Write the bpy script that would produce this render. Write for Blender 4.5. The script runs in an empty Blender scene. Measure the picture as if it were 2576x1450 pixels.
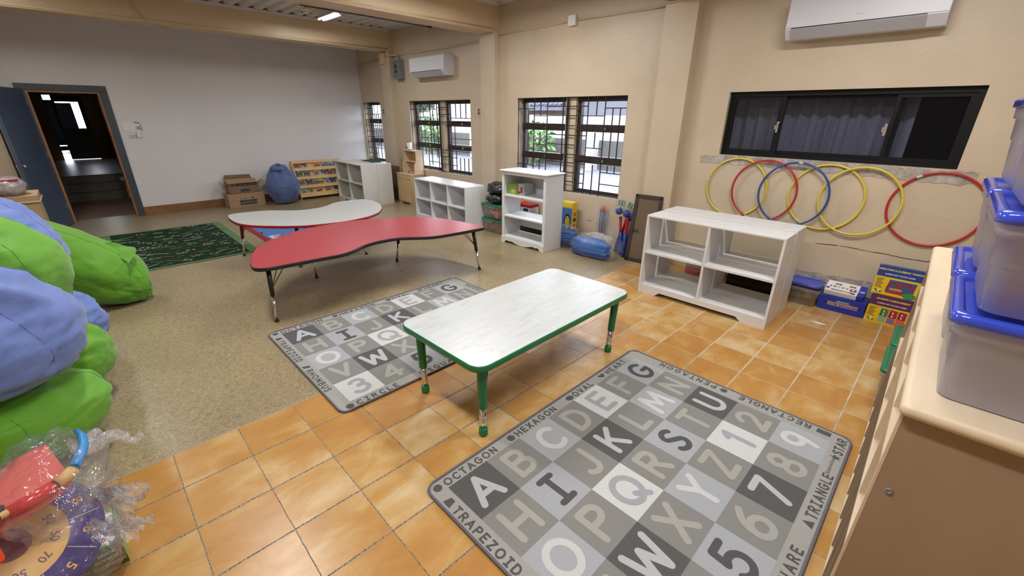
import bpy, bmesh, math, random
from mathutils import Vector, Matrix, noise
random.seed(7)
PI = math.pi
D = bpy.data
scene = bpy.context.scene
COL = scene.collection

# ------------------------------------------------------------ camera, world, exposure
CX, CY, CZ = 2.571, 0.0347, 1.7305
F_PX, YAW, PITCH, ROLL = 1071.63, -0.7888, 0.3858, 0.0096
cam = D.cameras.new('camera'); camo = D.objects.new('camera', cam); COL.objects.link(camo)
cam.sensor_width = 36.0; cam.lens = F_PX / 2576 * 36.0; cam.clip_start = 0.03; cam.clip_end = 200
_f = Vector((math.sin(YAW) * math.cos(PITCH), math.cos(YAW) * math.cos(PITCH), -math.sin(PITCH)))
_r = Vector((math.cos(YAW), -math.sin(YAW), 0)); _u = _r.cross(_f)
_r2 = _r * math.cos(ROLL) + _u * math.sin(ROLL); _u2 = -_r * math.sin(ROLL) + _u * math.cos(ROLL)
_m = Matrix((_r2, _u2, -_f)).transposed().to_4x4(); _m.translation = (CX, CY, CZ)
camo.matrix_world = _m
scene.camera = camo
vs = scene.view_settings
vs.view_transform = 'Standard'; vs.look = 'None'; vs.gamma = 1.0; vs.use_curve_mapping = False
vs.exposure = 0.10
cy = scene.cycles
cy.max_bounces = 7; cy.diffuse_bounces = 4; cy.glossy_bounces = 3; cy.transmission_bounces = 4
cy.transparent_max_bounces = 24; cy.use_denoising = True; cy.sample_clamp_indirect = 6.0
cy.caustics_reflective = False; cy.caustics_refractive = False
w = D.worlds.new('daylight'); scene.world = w; w.use_nodes = True
bg = w.node_tree.nodes['Background']
bg.inputs[0].default_value = (0.84, 0.89, 1.0, 1); bg.inputs[1].default_value = 9.5
sun = D.lights.new('sun', 'SUN'); sun.energy = 8.0; sun.angle = math.radians(2); sun.color = (1.0, 0.96, 0.90)
suno = D.objects.new('sun', sun); COL.objects.link(suno); suno.rotation_euler = (math.radians(38), 0, math.radians(14))

def area(name, loc, size, power, color=(1, 1, 1), rot=(0, 0, 0), portal=False):
    l = D.lights.new(name, 'AREA'); l.shape = 'RECTANGLE'; l.size, l.size_y = size
    l.energy = power; l.color = color
    if portal: l.cycles.is_portal = True
    o = D.objects.new(name, l); COL.objects.link(o); o.location = loc; o.rotation_euler = rot
    return o
# portals in the three open windows (they emit nothing, they only guide the daylight)
for _x0, _x1 in ((-7.42, -6.64), (-5.47, -3.56), (-2.43, -0.51)):
    area('window_portal', ((_x0 + _x1) / 2, 5.27, 1.33), (_x1 - _x0, 1.28), 1, rot=(-PI / 2, 0, 0), portal=True)

# ------------------------------------------------------------ materials
MATS = {}
def mat(name, col=(0.8, 0.8, 0.8), rough=0.5, metal=0.0, spec=0.5, noise_amt=0.0, scale=20.0, bump=0.0, bscale=None,
        coat=0.0, alpha=None, trans=0.0, emit=None, stretch=None, detail=3.0):
    if name in MATS: return MATS[name]
    m = D.materials.new(name); m.use_nodes = True
    nt = m.node_tree; b = nt.nodes['Principled BSDF']
    b.inputs['Base Color'].default_value = (*col, 1); b.inputs['Roughness'].default_value = rough
    b.inputs['Metallic'].default_value = metal; b.inputs['Specular IOR Level'].default_value = spec
    if coat: b.inputs['Coat Weight'].default_value = coat; b.inputs['Coat Roughness'].default_value = 0.08
    if trans: b.inputs['Transmission Weight'].default_value = trans
    tc = nt.nodes.new('ShaderNodeTexCoord'); mp = nt.nodes.new('ShaderNodeMapping')
    nt.links.new(tc.outputs['Object'], mp.inputs[0])
    if stretch: mp.inputs['Scale'].default_value = stretch
    if noise_amt:
        n = nt.nodes.new('ShaderNodeTexNoise'); n.inputs['Scale'].default_value = scale; n.inputs['Detail'].default_value = detail
        nt.links.new(mp.outputs[0], n.inputs['Vector'])
        r = nt.nodes.new('ShaderNodeMapRange'); r.inputs[1].default_value = 0.25; r.inputs[2].default_value = 0.75
        r.inputs[3].default_value = 1 - noise_amt; r.inputs[4].default_value = 1 + noise_amt
        nt.links.new(n.outputs[0], r.inputs[0])
        mx = nt.nodes.new('ShaderNodeMix'); mx.data_type = 'RGBA'; mx.blend_type = 'MULTIPLY'; mx.inputs[0].default_value = 1
        mx.inputs[6].default_value = (*col, 1); nt.links.new(r.outputs[0], mx.inputs[7])
        nt.links.new(mx.outputs[2], b.inputs['Base Color'])
    if bump:
        n2 = nt.nodes.new('ShaderNodeTexNoise'); n2.inputs['Scale'].default_value = bscale or scale; n2.inputs['Detail'].default_value = 4
        nt.links.new(mp.outputs[0], n2.inputs['Vector'])
        bp = nt.nodes.new('ShaderNodeBump'); bp.inputs['Strength'].default_value = bump; bp.inputs['Distance'].default_value = 0.01
        nt.links.new(n2.outputs[0], bp.inputs['Height']); nt.links.new(bp.outputs[0], b.inputs['Normal'])
    if emit:
        b.inputs['Emission Color'].default_value = (*emit[0], 1); b.inputs['Emission Strength'].default_value = emit[1]
    MATS[name] = m
    return m
def film(name, tint, clear, rough=0.15, diffuse=None, gloss=0.5, bump=0.0, bscale=15):
    """clear or frosted plastic: part see-through, part milky, with a sheen"""
    if name in MATS: return MATS[name]
    m = D.materials.new(name); m.use_nodes = True; nt = m.node_tree; nt.nodes.clear()
    out = nt.nodes.new('ShaderNodeOutputMaterial')
    tr = nt.nodes.new('ShaderNodeBsdfTransparent'); tr.inputs[0].default_value = (*tint, 1)
    pb = nt.nodes.new('ShaderNodeBsdfPrincipled'); pb.inputs['Base Color'].default_value = (*(diffuse or tint), 1)
    pb.inputs['Roughness'].default_value = rough; pb.inputs['Specular IOR Level'].default_value = 0.6
    mx = nt.nodes.new('ShaderNodeMixShader'); mx.inputs[0].default_value = 1 - clear
    nt.links.new(tr.outputs[0], mx.inputs[1]); nt.links.new(pb.outputs[0], mx.inputs[2])
    gl = nt.nodes.new('ShaderNodeBsdfGlossy'); gl.inputs['Roughness'].default_value = rough
    lw = nt.nodes.new('ShaderNodeLayerWeight'); lw.inputs[0].default_value = 0.35
    ml = nt.nodes.new('ShaderNodeMath'); ml.operation = 'MULTIPLY'; ml.inputs[1].default_value = gloss
    nt.links.new(lw.outputs['Facing'], ml.inputs[0])
    m2 = nt.nodes.new('ShaderNodeMixShader'); nt.links.new(ml.outputs[0], m2.inputs[0])
    nt.links.new(mx.outputs[0], m2.inputs[1]); nt.links.new(gl.outputs[0], m2.inputs[2])
    nt.links.new(m2.outputs[0], out.inputs[0])
    if bump:
        tc = nt.nodes.new('ShaderNodeTexCoord'); n2 = nt.nodes.new('ShaderNodeTexNoise'); n2.inputs['Scale'].default_value = bscale
        n2.inputs['Detail'].default_value = 3; n2.inputs['Distortion'].default_value = 1.5
        nt.links.new(tc.outputs['Object'], n2.inputs['Vector'])
        bp = nt.nodes.new('ShaderNodeBump'); bp.inputs['Strength'].default_value = bump; bp.inputs['Distance'].default_value = 0.02
        nt.links.new(n2.outputs[0], bp.inputs['Height'])
        nt.links.new(bp.outputs[0], pb.inputs['Normal']); nt.links.new(bp.outputs[0], gl.inputs['Normal'])
        nt.links.new(bp.outputs[0], lw.inputs['Normal'])
    MATS[name] = m
    return m

WALL = mat('cream_wall_paint', (0.57, 0.472, 0.348), 0.42, noise_amt=0.06, scale=2.2, bump=0.22, bscale=26)
WHITEWALL = mat('white_wall_paint', (0.72, 0.705, 0.715), 0.6, noise_amt=0.03, scale=1.5, bump=0.12, bscale=30)
BEAMM = mat('cream_beam_paint', (0.63, 0.49, 0.31), 0.45, noise_amt=0.08, scale=1.8, bump=0.25, bscale=18)
CEILM = mat('white_corrugated_ceiling', (0.62, 0.60, 0.58), 0.6, noise_amt=0.03, scale=3)
WHITE = mat('white_shelf_paint', (0.72, 0.73, 0.75), 0.35, noise_amt=0.03, scale=4, bump=0.05, bscale=60)
OFFWHITE = mat('offwhite_shelf_paint', (0.64, 0.63, 0.59), 0.4, noise_amt=0.04, scale=4, bump=0.05, bscale=60)
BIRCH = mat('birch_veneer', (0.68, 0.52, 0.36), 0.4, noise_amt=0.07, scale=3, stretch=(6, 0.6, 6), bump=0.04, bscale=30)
BIRCHSH = mat('birch_panel_shaded', (0.33, 0.235, 0.155), 0.55, noise_amt=0.10, scale=3.0, stretch=(1.2, 3, 1), bump=0.05, bscale=80)  # darker copy of the birch, the panels' shade is put into its colour
MAPLE = mat('maple_top', (0.66, 0.54, 0.39), 0.38, noise_amt=0.06, scale=4, stretch=(8, 0.7, 8))
RACKW = mat('maple_rack_wood', (0.70, 0.46, 0.21), 0.4, noise_amt=0.07, scale=6)
BLACK = mat('black_plastic', (0.012, 0.012, 0.013), 0.4)
DARKBR = mat('dark_brown_window_metal', (0.028, 0.017, 0.014), 0.4)
GRILLE = mat('black_iron_grille', (0.012, 0.010, 0.010), 0.5)
BLKFRAME = mat('black_aluminium', (0.008, 0.008, 0.009), 0.5, spec=.2)
CHROME = mat('chrome', (0.75, 0.75, 0.76), 0.12, metal=1.0)
STEELD = mat('grey_steel', (0.25, 0.27, 0.29), 0.45, metal=0.3)
ACW = mat('white_ac_plastic', (0.66, 0.68, 0.74), 0.35)
ACG = mat('grey_ac_plastic', (0.42, 0.42, 0.45), 0.35)
REDTOP = mat('red_laminate', (0.36, 0.042, 0.055), 0.36, noise_amt=0.07, scale=40)
GREYTOP = mat('grey_laminate', (0.49, 0.50, 0.49), 0.35, noise_amt=0.05, scale=90)
WOODTOP = None
GREENP = mat('green_plastic', (0.008, 0.175, 0.060), 0.28)
REDP = mat('red_edge_plastic', (0.30, 0.008, 0.015), 0.3)
DOORBLUE = mat('blue_door_paint', (0.065, 0.090, 0.145), 0.35, noise_amt=0.22, scale=1.6, bump=0.06, bscale=12)
CASING = mat('blue_grey_casing_paint', (0.050, 0.068, 0.085), 0.35, noise_amt=0.1, scale=5)
JAMB = mat('brown_wood_jamb', (0.36, 0.16, 0.07), 0.5, noise_amt=0.15, scale=6)
BASEB = mat('brown_baseboard', (0.24, 0.115, 0.05), 0.45, noise_amt=0.25, scale=5, bump=0.1, bscale=20)
CARTON = mat('brown_cardboard', (0.36, 0.235, 0.135), 0.75, noise_amt=0.06, scale=9)
CARTOND = mat('shiny_brown_cardboard', (0.20, 0.12, 0.075), 0.6, noise_amt=0.08, scale=9)
PAPER = mat('white_paper', (0.78, 0.78, 0.78), 0.6)
CONCR = mat('bare_grey_concrete', (0.40, 0.36, 0.32), 0.85, noise_amt=0.35, scale=18, bump=0.8, bscale=35)

# ------------------------------------------------------------ mesh helpers
class MB:
    def __init__(s): s.bm = bmesh.new(); s.mats = []
    def mi(s, m):
        if m not in s.mats: s.mats.append(m)
        return s.mats.index(m)
    def _f(s, vs, m, sm=False):
        try: f = s.bm.faces.new(vs)
        except ValueError: return None
        f.material_index = s.mi(m); f.smooth = sm; return f
    def box(s, a, b, m, M=None, bevel=0.0):
        x0, y0, z0 = (min(p, q) for p, q in zip(a, b)); x1, y1, z1 = (max(p, q) for p, q in zip(a, b))
        c = [(x0, y0, z0), (x1, y0, z0), (x1, y1, z0), (x0, y1, z0), (x0, y0, z1), (x1, y0, z1), (x1, y1, z1), (x0, y1, z1)]
        vs = [s.bm.verts.new(M @ Vector(p) if M else p) for p in c]
        fs = []
        for q in ((0, 3, 2, 1), (4, 5, 6, 7), (0, 1, 5, 4), (1, 2, 6, 5), (2, 3, 7, 6), (3, 0, 4, 7)):
            fs.append(s._f([vs[i] for i in q], m))
        if bevel:
            es = list({e for f in fs for e in f.edges})
            bmesh.ops.bevel(s.bm, geom=es, offset=bevel, segments=2, profile=0.5, affect='EDGES')
        return s
    def quad(s, pts, m):
        s._f([s.bm.verts.new(p) for p in pts], m); return s
    def prism(s, pts, z0, z1, m, M=None, mtop=None):
        """outline pts (x, y) counter-clockwise, extruded z0 to z1"""
        f0 = [s.bm.verts.new(M @ Vector((x, y, z0)) if M else (x, y, z0)) for x, y in pts]
        f1 = [s.bm.verts.new(M @ Vector((x, y, z1)) if M else (x, y, z1)) for x, y in pts]
        s._f(list(reversed(f0)), m); s._f(f1, mtop or m)
        n = len(pts)
        for i in range(n): s._f([f0[i], f0[(i + 1) % n], f1[(i + 1) % n], f1[i]], m)
        return s
    def rings(s, rings, m, closed=True, cap=True, sm=True):
        """skin between consecutive rings of points"""
        R = [[s.bm.verts.new(p) for p in r] for r in rings]
        n = len(R[0])
        for a, b in zip(R, R[1:]):
            for i in range(n if closed else n - 1):
                s._f([a[i], a[(i + 1) % n], b[(i + 1) % n], b[i]], m, sm)
        if cap:
            s._f(list(reversed(R[0])), m); s._f(R[-1], m)
        return s
    def tube(s, pts, r, m, n=10, closed=False, cap=True):
        pts = [Vector(p) for p in pts]; k = len(pts); out = []
        rad = r if isinstance(r, (list, tuple)) else [r] * k
        prev = None
        for i, p in enumerate(pts):
            if closed: t = pts[(i + 1) % k] - pts[i - 1]
            elif i == 0: t = pts[1] - p
            elif i == k - 1: t = p - pts[-2]
            else: t = pts[i + 1] - pts[i - 1]
            t.normalize()
            if prev is None:
                a = Vector((0, 0, 1)) if abs(t.z) < 0.9 else Vector((1, 0, 0))
                u = t.cross(a).normalized()
            else: u = (prev - t * prev.dot(t)).normalized()
            prev = u; v = t.cross(u)
            out.append([p + (u * math.cos(2 * PI * j / n) + v * math.sin(2 * PI * j / n)) * rad[i] for j in range(n)])
        if closed: out.append(out[0]); s.rings(out, m, cap=False); bmesh.ops.remove_doubles(s.bm, verts=s.bm.verts, dist=1e-6)
        else: s.rings(out, m, cap=cap)
        return s
    def lathe(s, prof, m, c=(0, 0, 0), n=24, M=None):
        """profile [(r, z), ...] turned about z"""
        rs = []
        for r, z in prof:
            rs.append([Vector((c[0] + max(r, 1e-4) * math.cos(2 * PI * j / n), c[1] + max(r, 1e-4) * math.sin(2 * PI * j / n), c[2] + z)) for j in range(n)])
        if M: rs = [[M @ p for p in r] for r in rs]
        return s.rings(rs, m)
    def build(s, name, parent=None, **kw):
        me = D.meshes.new(name)
        bmesh.ops.recalc_face_normals(s.bm, faces=s.bm.faces) if kw.pop('fix', True) else None
        s.bm.to_mesh(me); s.bm.free()
        for m in s.mats: me.materials.append(m)
        o = D.objects.new(name, me); COL.objects.link(o)
        if parent: o.parent = parent
        for k, v in kw.items(): o[k] = v
        return o
def thing(name, label, cat, loc=(0, 0, 0), rz=0.0, group=None, rot=None):
    o = D.objects.new(name, None); COL.objects.link(o); o.empty_display_size = 0.05
    o.location = loc; o.rotation_euler = rot or (0, 0, rz); o['label'] = label; o['category'] = cat
    if group: o['group'] = group
    return o
def tag(o, label, cat, group=None):
    o['label'] = label; o['category'] = cat
    if group: o['group'] = group
    return o
def structure(o): o['kind'] = 'structure'; return o
def dup(root, loc=None, rz=None, label=None, group=None, rot=None):
    r = root.copy(); COL.objects.link(r)
    if loc is not None: r.location = loc
    if rz is not None: r.rotation_euler = (0, 0, rz)
    if rot is not None: r.rotation_euler = rot
    if label: r['label'] = label
    if group: r['group'] = group
    for ch in list(root.children):
        c = ch.copy(); COL.objects.link(c); c.parent = r
        for g in list(ch.children):
            d = g.copy(); COL.objects.link(d); d.parent = c
    return r
def text(parent, s, size, m, M, name='lettering', extrude=0.0004, align='CENTER', bold=0.0, sx=1.0, shear=0.0):
    """lettering as a thin flat mesh; M places the text plane (x right, y up, z out)"""
    cu = D.curves.new(name, 'FONT'); cu.body = s; cu.size = size; cu.align_x = align; cu.align_y = 'CENTER'
    cu.extrude = extrude; cu.offset = bold; cu.resolution_u = 2; cu.shear = shear
    t = D.objects.new(name, cu); COL.objects.link(t)
    dg = bpy.context.evaluated_depsgraph_get(); me = D.meshes.new_from_object(t.evaluated_get(dg))
    D.objects.remove(t); D.curves.remove(cu)
    me.transform(Matrix.Diagonal((sx, 1, 1, 1))); me.transform(M); me.materials.clear(); me.materials.append(m)
    o = D.objects.new(name, me); COL.objects.link(o)
    if parent: o.parent = parent
    return o
def frame_m(o, x, y):
    """matrix with origin o, x axis x, y axis y"""
    x = Vector(x).normalized(); y = Vector(y); y = (y - x * y.dot(x)).normalized(); z = x.cross(y)
    m = Matrix((x, y, z)).transposed().to_4x4(); m.translation = o
    return m
def rrect(x0, y0, x1, y1, r, n=6):
    p = []
    for cx_, cy_, a0 in ((x1 - r, y0 + r, -PI / 2), (x1 - r, y1 - r, 0), (x0 + r, y1 - r, PI / 2), (x0 + r, y0 + r, PI)):
        for k in range(n + 1):
            a = a0 + PI / 2 * k / n; p.append((cx_ + r * math.cos(a), cy_ + r * math.sin(a)))
    return p
def smooth_loop(P, sub=4):
    out = []; n = len(P)
    for i in range(n):
        p0, p1, p2, p3 = (Vector(P[(i + k) % n]) for k in (-1, 0, 1, 2))
        for j in range(sub):
            t = j / sub
            out.append(tuple(0.5 * ((2 * p1) + (p2 - p0) * t + (2 * p0 - 5 * p1 + 4 * p2 - p3) * t * t + (3 * p1 - p0 - 3 * p2 + p3) * t ** 3)))
    return out
def inset(P, d):
    """shrink a counter-clockwise loop by d"""
    n = len(P); out = []
    for i in range(n):
        a, b, c = Vector(P[i - 1]), Vector(P[i]), Vector(P[(i + 1) % n])
        t = (c - a).normalized(); out.append((b.x - t.y * d, b.y + t.x * d))
    return out
# ------------------------------------------------------------ room shell
XW, YW, YS, XE = -7.48, 5.08, -1.75, 4.3
TILE = 0.31
def floor_mats():
    # tile: mottled orange ceramic squares with grout, laid in a 0.31 m grid
    m = D.materials.new('orange_mottled_floor_tile'); m.use_nodes = True; nt = m.node_tree; b = nt.nodes['Principled BSDF']
    N = nt.nodes.new; L = nt.links.new
    tc = N('ShaderNodeTexCoord'); sep = N('ShaderNodeSeparateXYZ'); L(tc.outputs['Object'], sep.inputs[0])
    def mth(op, a, b_=None, c=None):
        n = N('ShaderNodeMath'); n.operation = op
        for i, v in enumerate((a, b_, c)):
            if v is None: continue
            if isinstance(v, (int, float)): n.inputs[i].default_value = v
            else: L(v, n.inputs[i])
        return n.outputs[0]
    wob = N('ShaderNodeTexNoise'); wob.inputs['Scale'].default_value = 14; L(tc.outputs['Object'], wob.inputs['Vector'])
    wv = mth('MULTIPLY', mth('SUBTRACT', wob.outputs[0], 0.5), 0.006)
    def axis(out, off):
        v = mth('DIVIDE', mth('ADD', mth('ADD', out, off), wv), TILE)
        return mth('FLOOR', v), mth('MULTIPLY', mth('ABSOLUTE', mth('SUBTRACT', mth('FRACT', mth('ADD', v, 0.5)), 0.5)), TILE)
    ix, dx = axis(sep.outputs[0], 0.0); iy, dy = axis(sep.outputs[1], 0.0)
    g = mth('MAXIMUM', mth('LESS_THAN', dx, 0.0042), mth('LESS_THAN', dy, 0.0023))
    cmb = N('ShaderNodeCombineXYZ'); L(ix, cmb.inputs[0]); L(iy, cmb.inputs[1])
    wn = N('ShaderNodeTexWhiteNoise'); L(cmb.outputs[0], wn.inputs['Vector'])
    # soft cloudy mottling, different in each tile
    sh = N('ShaderNodeVectorMath'); sh.operation = 'MULTIPLY_ADD'; L(wn.outputs['Color'], sh.inputs[0]); sh.inputs[1].default_value = (7, 7, 7); L(tc.outputs['Object'], sh.inputs[2])
    mpp = N('ShaderNodeMapping'); mpp.inputs['Scale'].default_value = (1.5, 0.9, 1); L(sh.outputs[0], mpp.inputs[0])
    n1 = N('ShaderNodeTexNoise'); n1.inputs['Scale'].default_value = 4.2; n1.inputs['Detail'].default_value = 4; n1.inputs['Roughness'].default_value = 0.55; n1.inputs['Distortion'].default_value = 0.4
    L(mpp.outputs[0], n1.inputs['Vector'])
    n2 = N('ShaderNodeTexNoise'); n2.inputs['Scale'].default_value = 60; n2.inputs['Detail'].default_value = 3; L(tc.outputs['Object'], n2.inputs['Vector'])
    f = mth('ADD', mth('ADD', n1.outputs[0], mth('MULTIPLY', mth('SUBTRACT', wn.outputs['Value'], 0.5), 0.30)), mth('MULTIPLY', mth('SUBTRACT', n2.outputs[0], 0.5), 0.10))
    cr = N('ShaderNodeValToRGB'); cr.color_ramp.elements[0].position = 0.28; cr.color_ramp.elements[0].color = (0.42, 0.20, 0.050, 1)
    cr.color_ramp.elements[1].position = 0.80; cr.color_ramp.elements[1].color = (0.60, 0.44, 0.245, 1)
    e = cr.color_ramp.elements.new(0.46); e.color = (0.465, 0.245, 0.066, 1)
    e = cr.color_ramp.elements.new(0.60); e.color = (0.515, 0.32, 0.122, 1)
    L(f, cr.inputs[0])
    # grout: dark and dirty in the middle of the room, pale beside the window wall
    gn = N('ShaderNodeTexNoise'); gn.inputs['Scale'].default_value = 5; L(tc.outputs['Object'], gn.inputs['Vector'])
    gf = N('ShaderNodeMapRange'); gf.inputs[1].default_value = 1.9; gf.inputs[2].default_value = 3.4; L(mth('ADD', sep.outputs[1], mth('MULTIPLY', mth('SUBTRACT', gn.outputs[0], 0.5), 2.5)), gf.inputs[0])
    gc = N('ShaderNodeMix'); gc.data_type = 'RGBA'; L(gf.outputs[0], gc.inputs[0])
    gn2 = N('ShaderNodeTexNoise'); gn2.inputs['Scale'].default_value = 120; L(tc.outputs['Object'], gn2.inputs['Vector'])
    gr = N('ShaderNodeValToRGB'); gr.color_ramp.elements[0].position = 0.42; gr.color_ramp.elements[0].color = (0.10, 0.085, 0.07, 1); gr.color_ramp.elements[1].position = 0.6; gr.color_ramp.elements[1].color = (0.30, 0.27, 0.235, 1)
    L(gn2.outputs[0], gr.inputs[0]); L(gr.outputs[0], gc.inputs[6]); gc.inputs[7].default_value = (0.55, 0.47, 0.37, 1)
    mx = N('ShaderNodeMix'); mx.data_type = 'RGBA'; L(g, mx.inputs[0]); L(cr.outputs[0], mx.inputs[6]); L(gc.outputs[2], mx.inputs[7])
    L(mx.outputs[2], b.inputs['Base Color'])
    rr = mth('ADD', mth('MULTIPLY', g, 0.5), 0.30); L(rr, b.inputs['Roughness'])
    bp = N('ShaderNodeBump'); bp.inputs['Strength'].default_value = 0.35; bp.inputs['Distance'].default_value = 0.003
    L(mth('SUBTRACT', mth('MULTIPLY', n1.outputs[0], 0.6), g), bp.inputs['Height']); L(bp.outputs[0], b.inputs['Normal'])
    b.inputs['Specular IOR Level'].default_value = 0.4
    # vinyl: speckled beige sheet
    v = D.materials.new('beige_speckled_vinyl'); v.use_nodes = True; nt = v.node_tree; b = nt.nodes['Principled BSDF']; N = nt.nodes.new; L = nt.links.new
    tc = N('ShaderNodeTexCoord')
    a1 = N('ShaderNodeTexNoise'); a1.inputs['Scale'].default_value = 48; a1.inputs['Detail'].default_value = 4; a1.inputs['Roughness'].default_value = 0.7; a1.inputs['Distortion'].default_value = 1.6; L(tc.outputs['Object'], a1.inputs['Vector'])
    a2 = N('ShaderNodeTexNoise'); a2.inputs['Scale'].default_value = 1.3; a2.inputs['Detail'].default_value = 3; L(tc.outputs['Object'], a2.inputs['Vector'])
    cr = N('ShaderNodeValToRGB'); cr.color_ramp.elements[0].position = 0.30; cr.color_ramp.elements[0].color = (0.145, 0.108, 0.052, 1)
    cr.color_ramp.elements[1].position = 0.68; cr.color_ramp.elements[1].color = (0.41, 0.335, 0.21, 1)
    e = cr.color_ramp.elements.new(0.47); e.color = (0.285, 0.222, 0.125, 1)
    L(a1.outputs[0], cr.inputs[0])
    r = N('ShaderNodeMapRange'); r.inputs[1].default_value = 0.3; r.inputs[2].default_value = 0.7; r.inputs[3].default_value = 0.9; r.inputs[4].default_value = 1.08; L(a2.outputs[0], r.inputs[0])
    mx = N('ShaderNodeMix'); mx.data_type = 'RGBA'; mx.blend_type = 'MULTIPLY'; mx.inputs[0].default_value = 1; L(cr.outputs[0], mx.inputs[6]); L(r.outputs[0], mx.inputs[7]); L(mx.outputs[2], b.inputs['Base Color'])
    b.inputs['Roughness'].default_value = 0.33; b.inputs['Specular IOR Level'].default_value = 0.45
    bp = N('ShaderNodeBump'); bp.inputs['Strength'].default_value = 0.15; bp.inputs['Distance'].default_value = 0.003; L(a1.outputs[0], bp.inputs['Height']); L(bp.outputs[0], b.inputs['Normal'])
    return m, v
TILEM, VINYL = floor_mats()
GROUTM = mat('grey_edge_grout', (0.30, 0.27, 0.24), 0.9, noise_amt=0.3, scale=60)
fl = MB()
fl.box((XW - 0.22, YS, -0.12), (-0.004, YW + 0.22, 0), VINYL)
fl.box((-0.004, YS, -0.12), (0.006, YW + 0.22, 0), GROUTM)
fl.box((0.006, YS, -0.12), (XE, YW + 0.22, 0), TILEM)
structure(fl.build('floor'))

def wall_holes(name, m, along, a0, a1, p0, p1, z0, z1, holes):
    """wall slab running along 'x' or 'y' from a0 to a1, thickness p0..p1, with openings (a, b, zb, zt)"""
    mb = MB(); cuts = sorted({a0, a1, *[h[0] for h in holes], *[h[1] for h in holes]})
    def bx(a, b, za, zb):
        if b - a < 1e-4 or zb - za < 1e-4: return
        if along == 'x': mb.box((a, p0, za), (b, p1, zb), m)
        else: mb.box((p0, a, za), (p1, b, zb), m)
    for a, b in zip(cuts, cuts[1:]):
        h = [q for q in holes if q[0] <= a + 1e-6 and q[1] >= b - 1e-6]
        if h: bx(a, b, z0, h[0][2]); bx(a, b, h[0][3], z1)
        else: bx(a, b, z0, z1)
    return structure(mb.build(name))
ZC = 3.24
WINS = [(-7.42, -6.645, 0.70, 1.97), (-5.47, -3.56, 0.69, 1.97), (-2.43, -0.515, 0.69, 1.97)]
W4 = (0.69, 2.57, 1.352, 1.972)
wall_holes('wall_right', WALL, 'x', XW - 0.2, XE + 0.2, YW, YW + 0.22, 0, ZC + 0.3, WINS + [W4])
DOORO = (-0.24, 0.60, 0.0, 2.02)
wall_holes('wall_back', WHITEWALL, 'y', -1.0, YW, XW - 0.2, XW, 0, ZC + 0.3, [DOORO])
mb = MB(); mb.box((XW - 0.2, YS - 0.2, 0), (XW, -1.0, ZC + 0.3), WALL); structure(mb.build('trim_1'))
mb = MB(); mb.box((XW - 0.2, YS - 0.2, 0), (XE + 0.2, YS, ZC + 0.3), WALL); structure(mb.build('wall_left'))
mb = MB(); mb.box((XE, YS, 0), (XE + 0.2, YW, ZC + 0.3), WALL); structure(mb.build('wall_front'))
# pilaster beside the open door
mb = MB(); mb.box((XW, YS, 0), (XW + 0.42, -0.62, 2.87), WALL); structure(mb.build('pillar'))
# pillars against the window wall and the deep beams they carry
for x0, x1 in ((-6.24, -5.90), (-3.15, -2.81), (-0.095, 0.27)):
    mb = MB(); mb.box((x0, YW - 0.12, 0), (x1, YW + 0.01, 2.875), WALL); structure(mb.build('pillar'))
    mb = MB(); mb.box((x0, YS, 2.875), (x1, YW + 0.01, ZC + 0.25), BEAMM)
    mb.box((x1, YS, 2.883), (x1 + 0.012, YW - 0.02, 2.897), BEAMM)
    structure(mb.build('ceiling_beam'))
# corrugated ceiling, ribs run from beam to beam
mb = MB()
prof = []
y = YS
while y < YW:
    prof += [(y, 0.0), (y + 0.10, 0.0), (y + 0.125, 0.035), (y + 0.175, 0.035)]; y += 0.20
prof.append((YW, 0.0))
for (ya, za), (yb, zb) in zip(prof, prof[1:]):
    mb.quad([(XW, ya, ZC + za), (XE, ya, ZC + za), (XE, yb, ZC + zb), (XW, yb, ZC + zb)], CEILM)
mb.box((XW, YS, ZC + 0.06), (XE, YW, ZC + 0.12), CEILM)
structure(mb.build('ceiling', fix=False))
for x in (-5.90, -2.81, 0.27):                      # painted lip where the ceiling sheet meets each beam
    for dx in ((0.0, 0.07),):
        mb = MB(); mb.box((x + dx[0], YS, ZC - 0.035), (x + dx[1], YW - 0.09, ZC + 0.002), CEILM, bevel=0.004); structure(mb.build('trim_2'))
mb = MB(); mb.box((XW, 0.69, 0), (XW + 0.02, 4.9, 0.145), BASEB, bevel=0.003); structure(mb.build('baseboard_back'))

# bare concrete scars on the window wall: below the dark window and along the floor
def scar(name, pts, th=0.004):
    random.seed(11); P = []
    for (a, b), (c, d) in zip(pts, pts[1:] + pts[:1]):
        n = max(2, int(math.hypot(c - a, d - b) / 0.035))
        for k in range(n):
            t = k / n; P.append((a + (c - a) * t + random.uniform(-.006, .006), b + (d - b) * t + random.uniform(-.008, .008)))
    M = frame_m((0, YW, 0), (1, 0, 0), (0, 0, 1))
    mb = MB(); mb.prism(P, -0.001, th, CONCR, M=M); return structure(mb.build(name))
scar('trim_3', [(0.50, 1.255), (1.15, 1.262), (1.5, 1.255), (2.1, 1.245), (2.62, 1.235), (2.70, 1.255), (2.70, 1.345), (0.70, 1.350), (0.50, 1.325)])
scar('trim_4', [(1.20, 0.0), (3.6, 0.0), (3.6, 0.31), (2.7, 0.31), (2.3, 0.30), (1.9, 0.285), (1.4, 0.26), (1.2, 0.25)])
CRACK = mat('dark_wall_crack', (0.10, 0.075, 0.055), 0.9)
mb = MB()
def crackline(P, w=0.0025):
    for (a, b), (c, d) in zip(P, P[1:]):
        mb.box((a, YW - 0.0015, min(b, d) - w / 2), (c, YW, max(b, d) + w / 2), CRACK)
random.seed(5)
x, z = 1.78, 0.572; P = [(x, z)]
while x < 2.62: x += random.uniform(.03, .07); z += random.uniform(-.006, .007); P.append((x, z))
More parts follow.
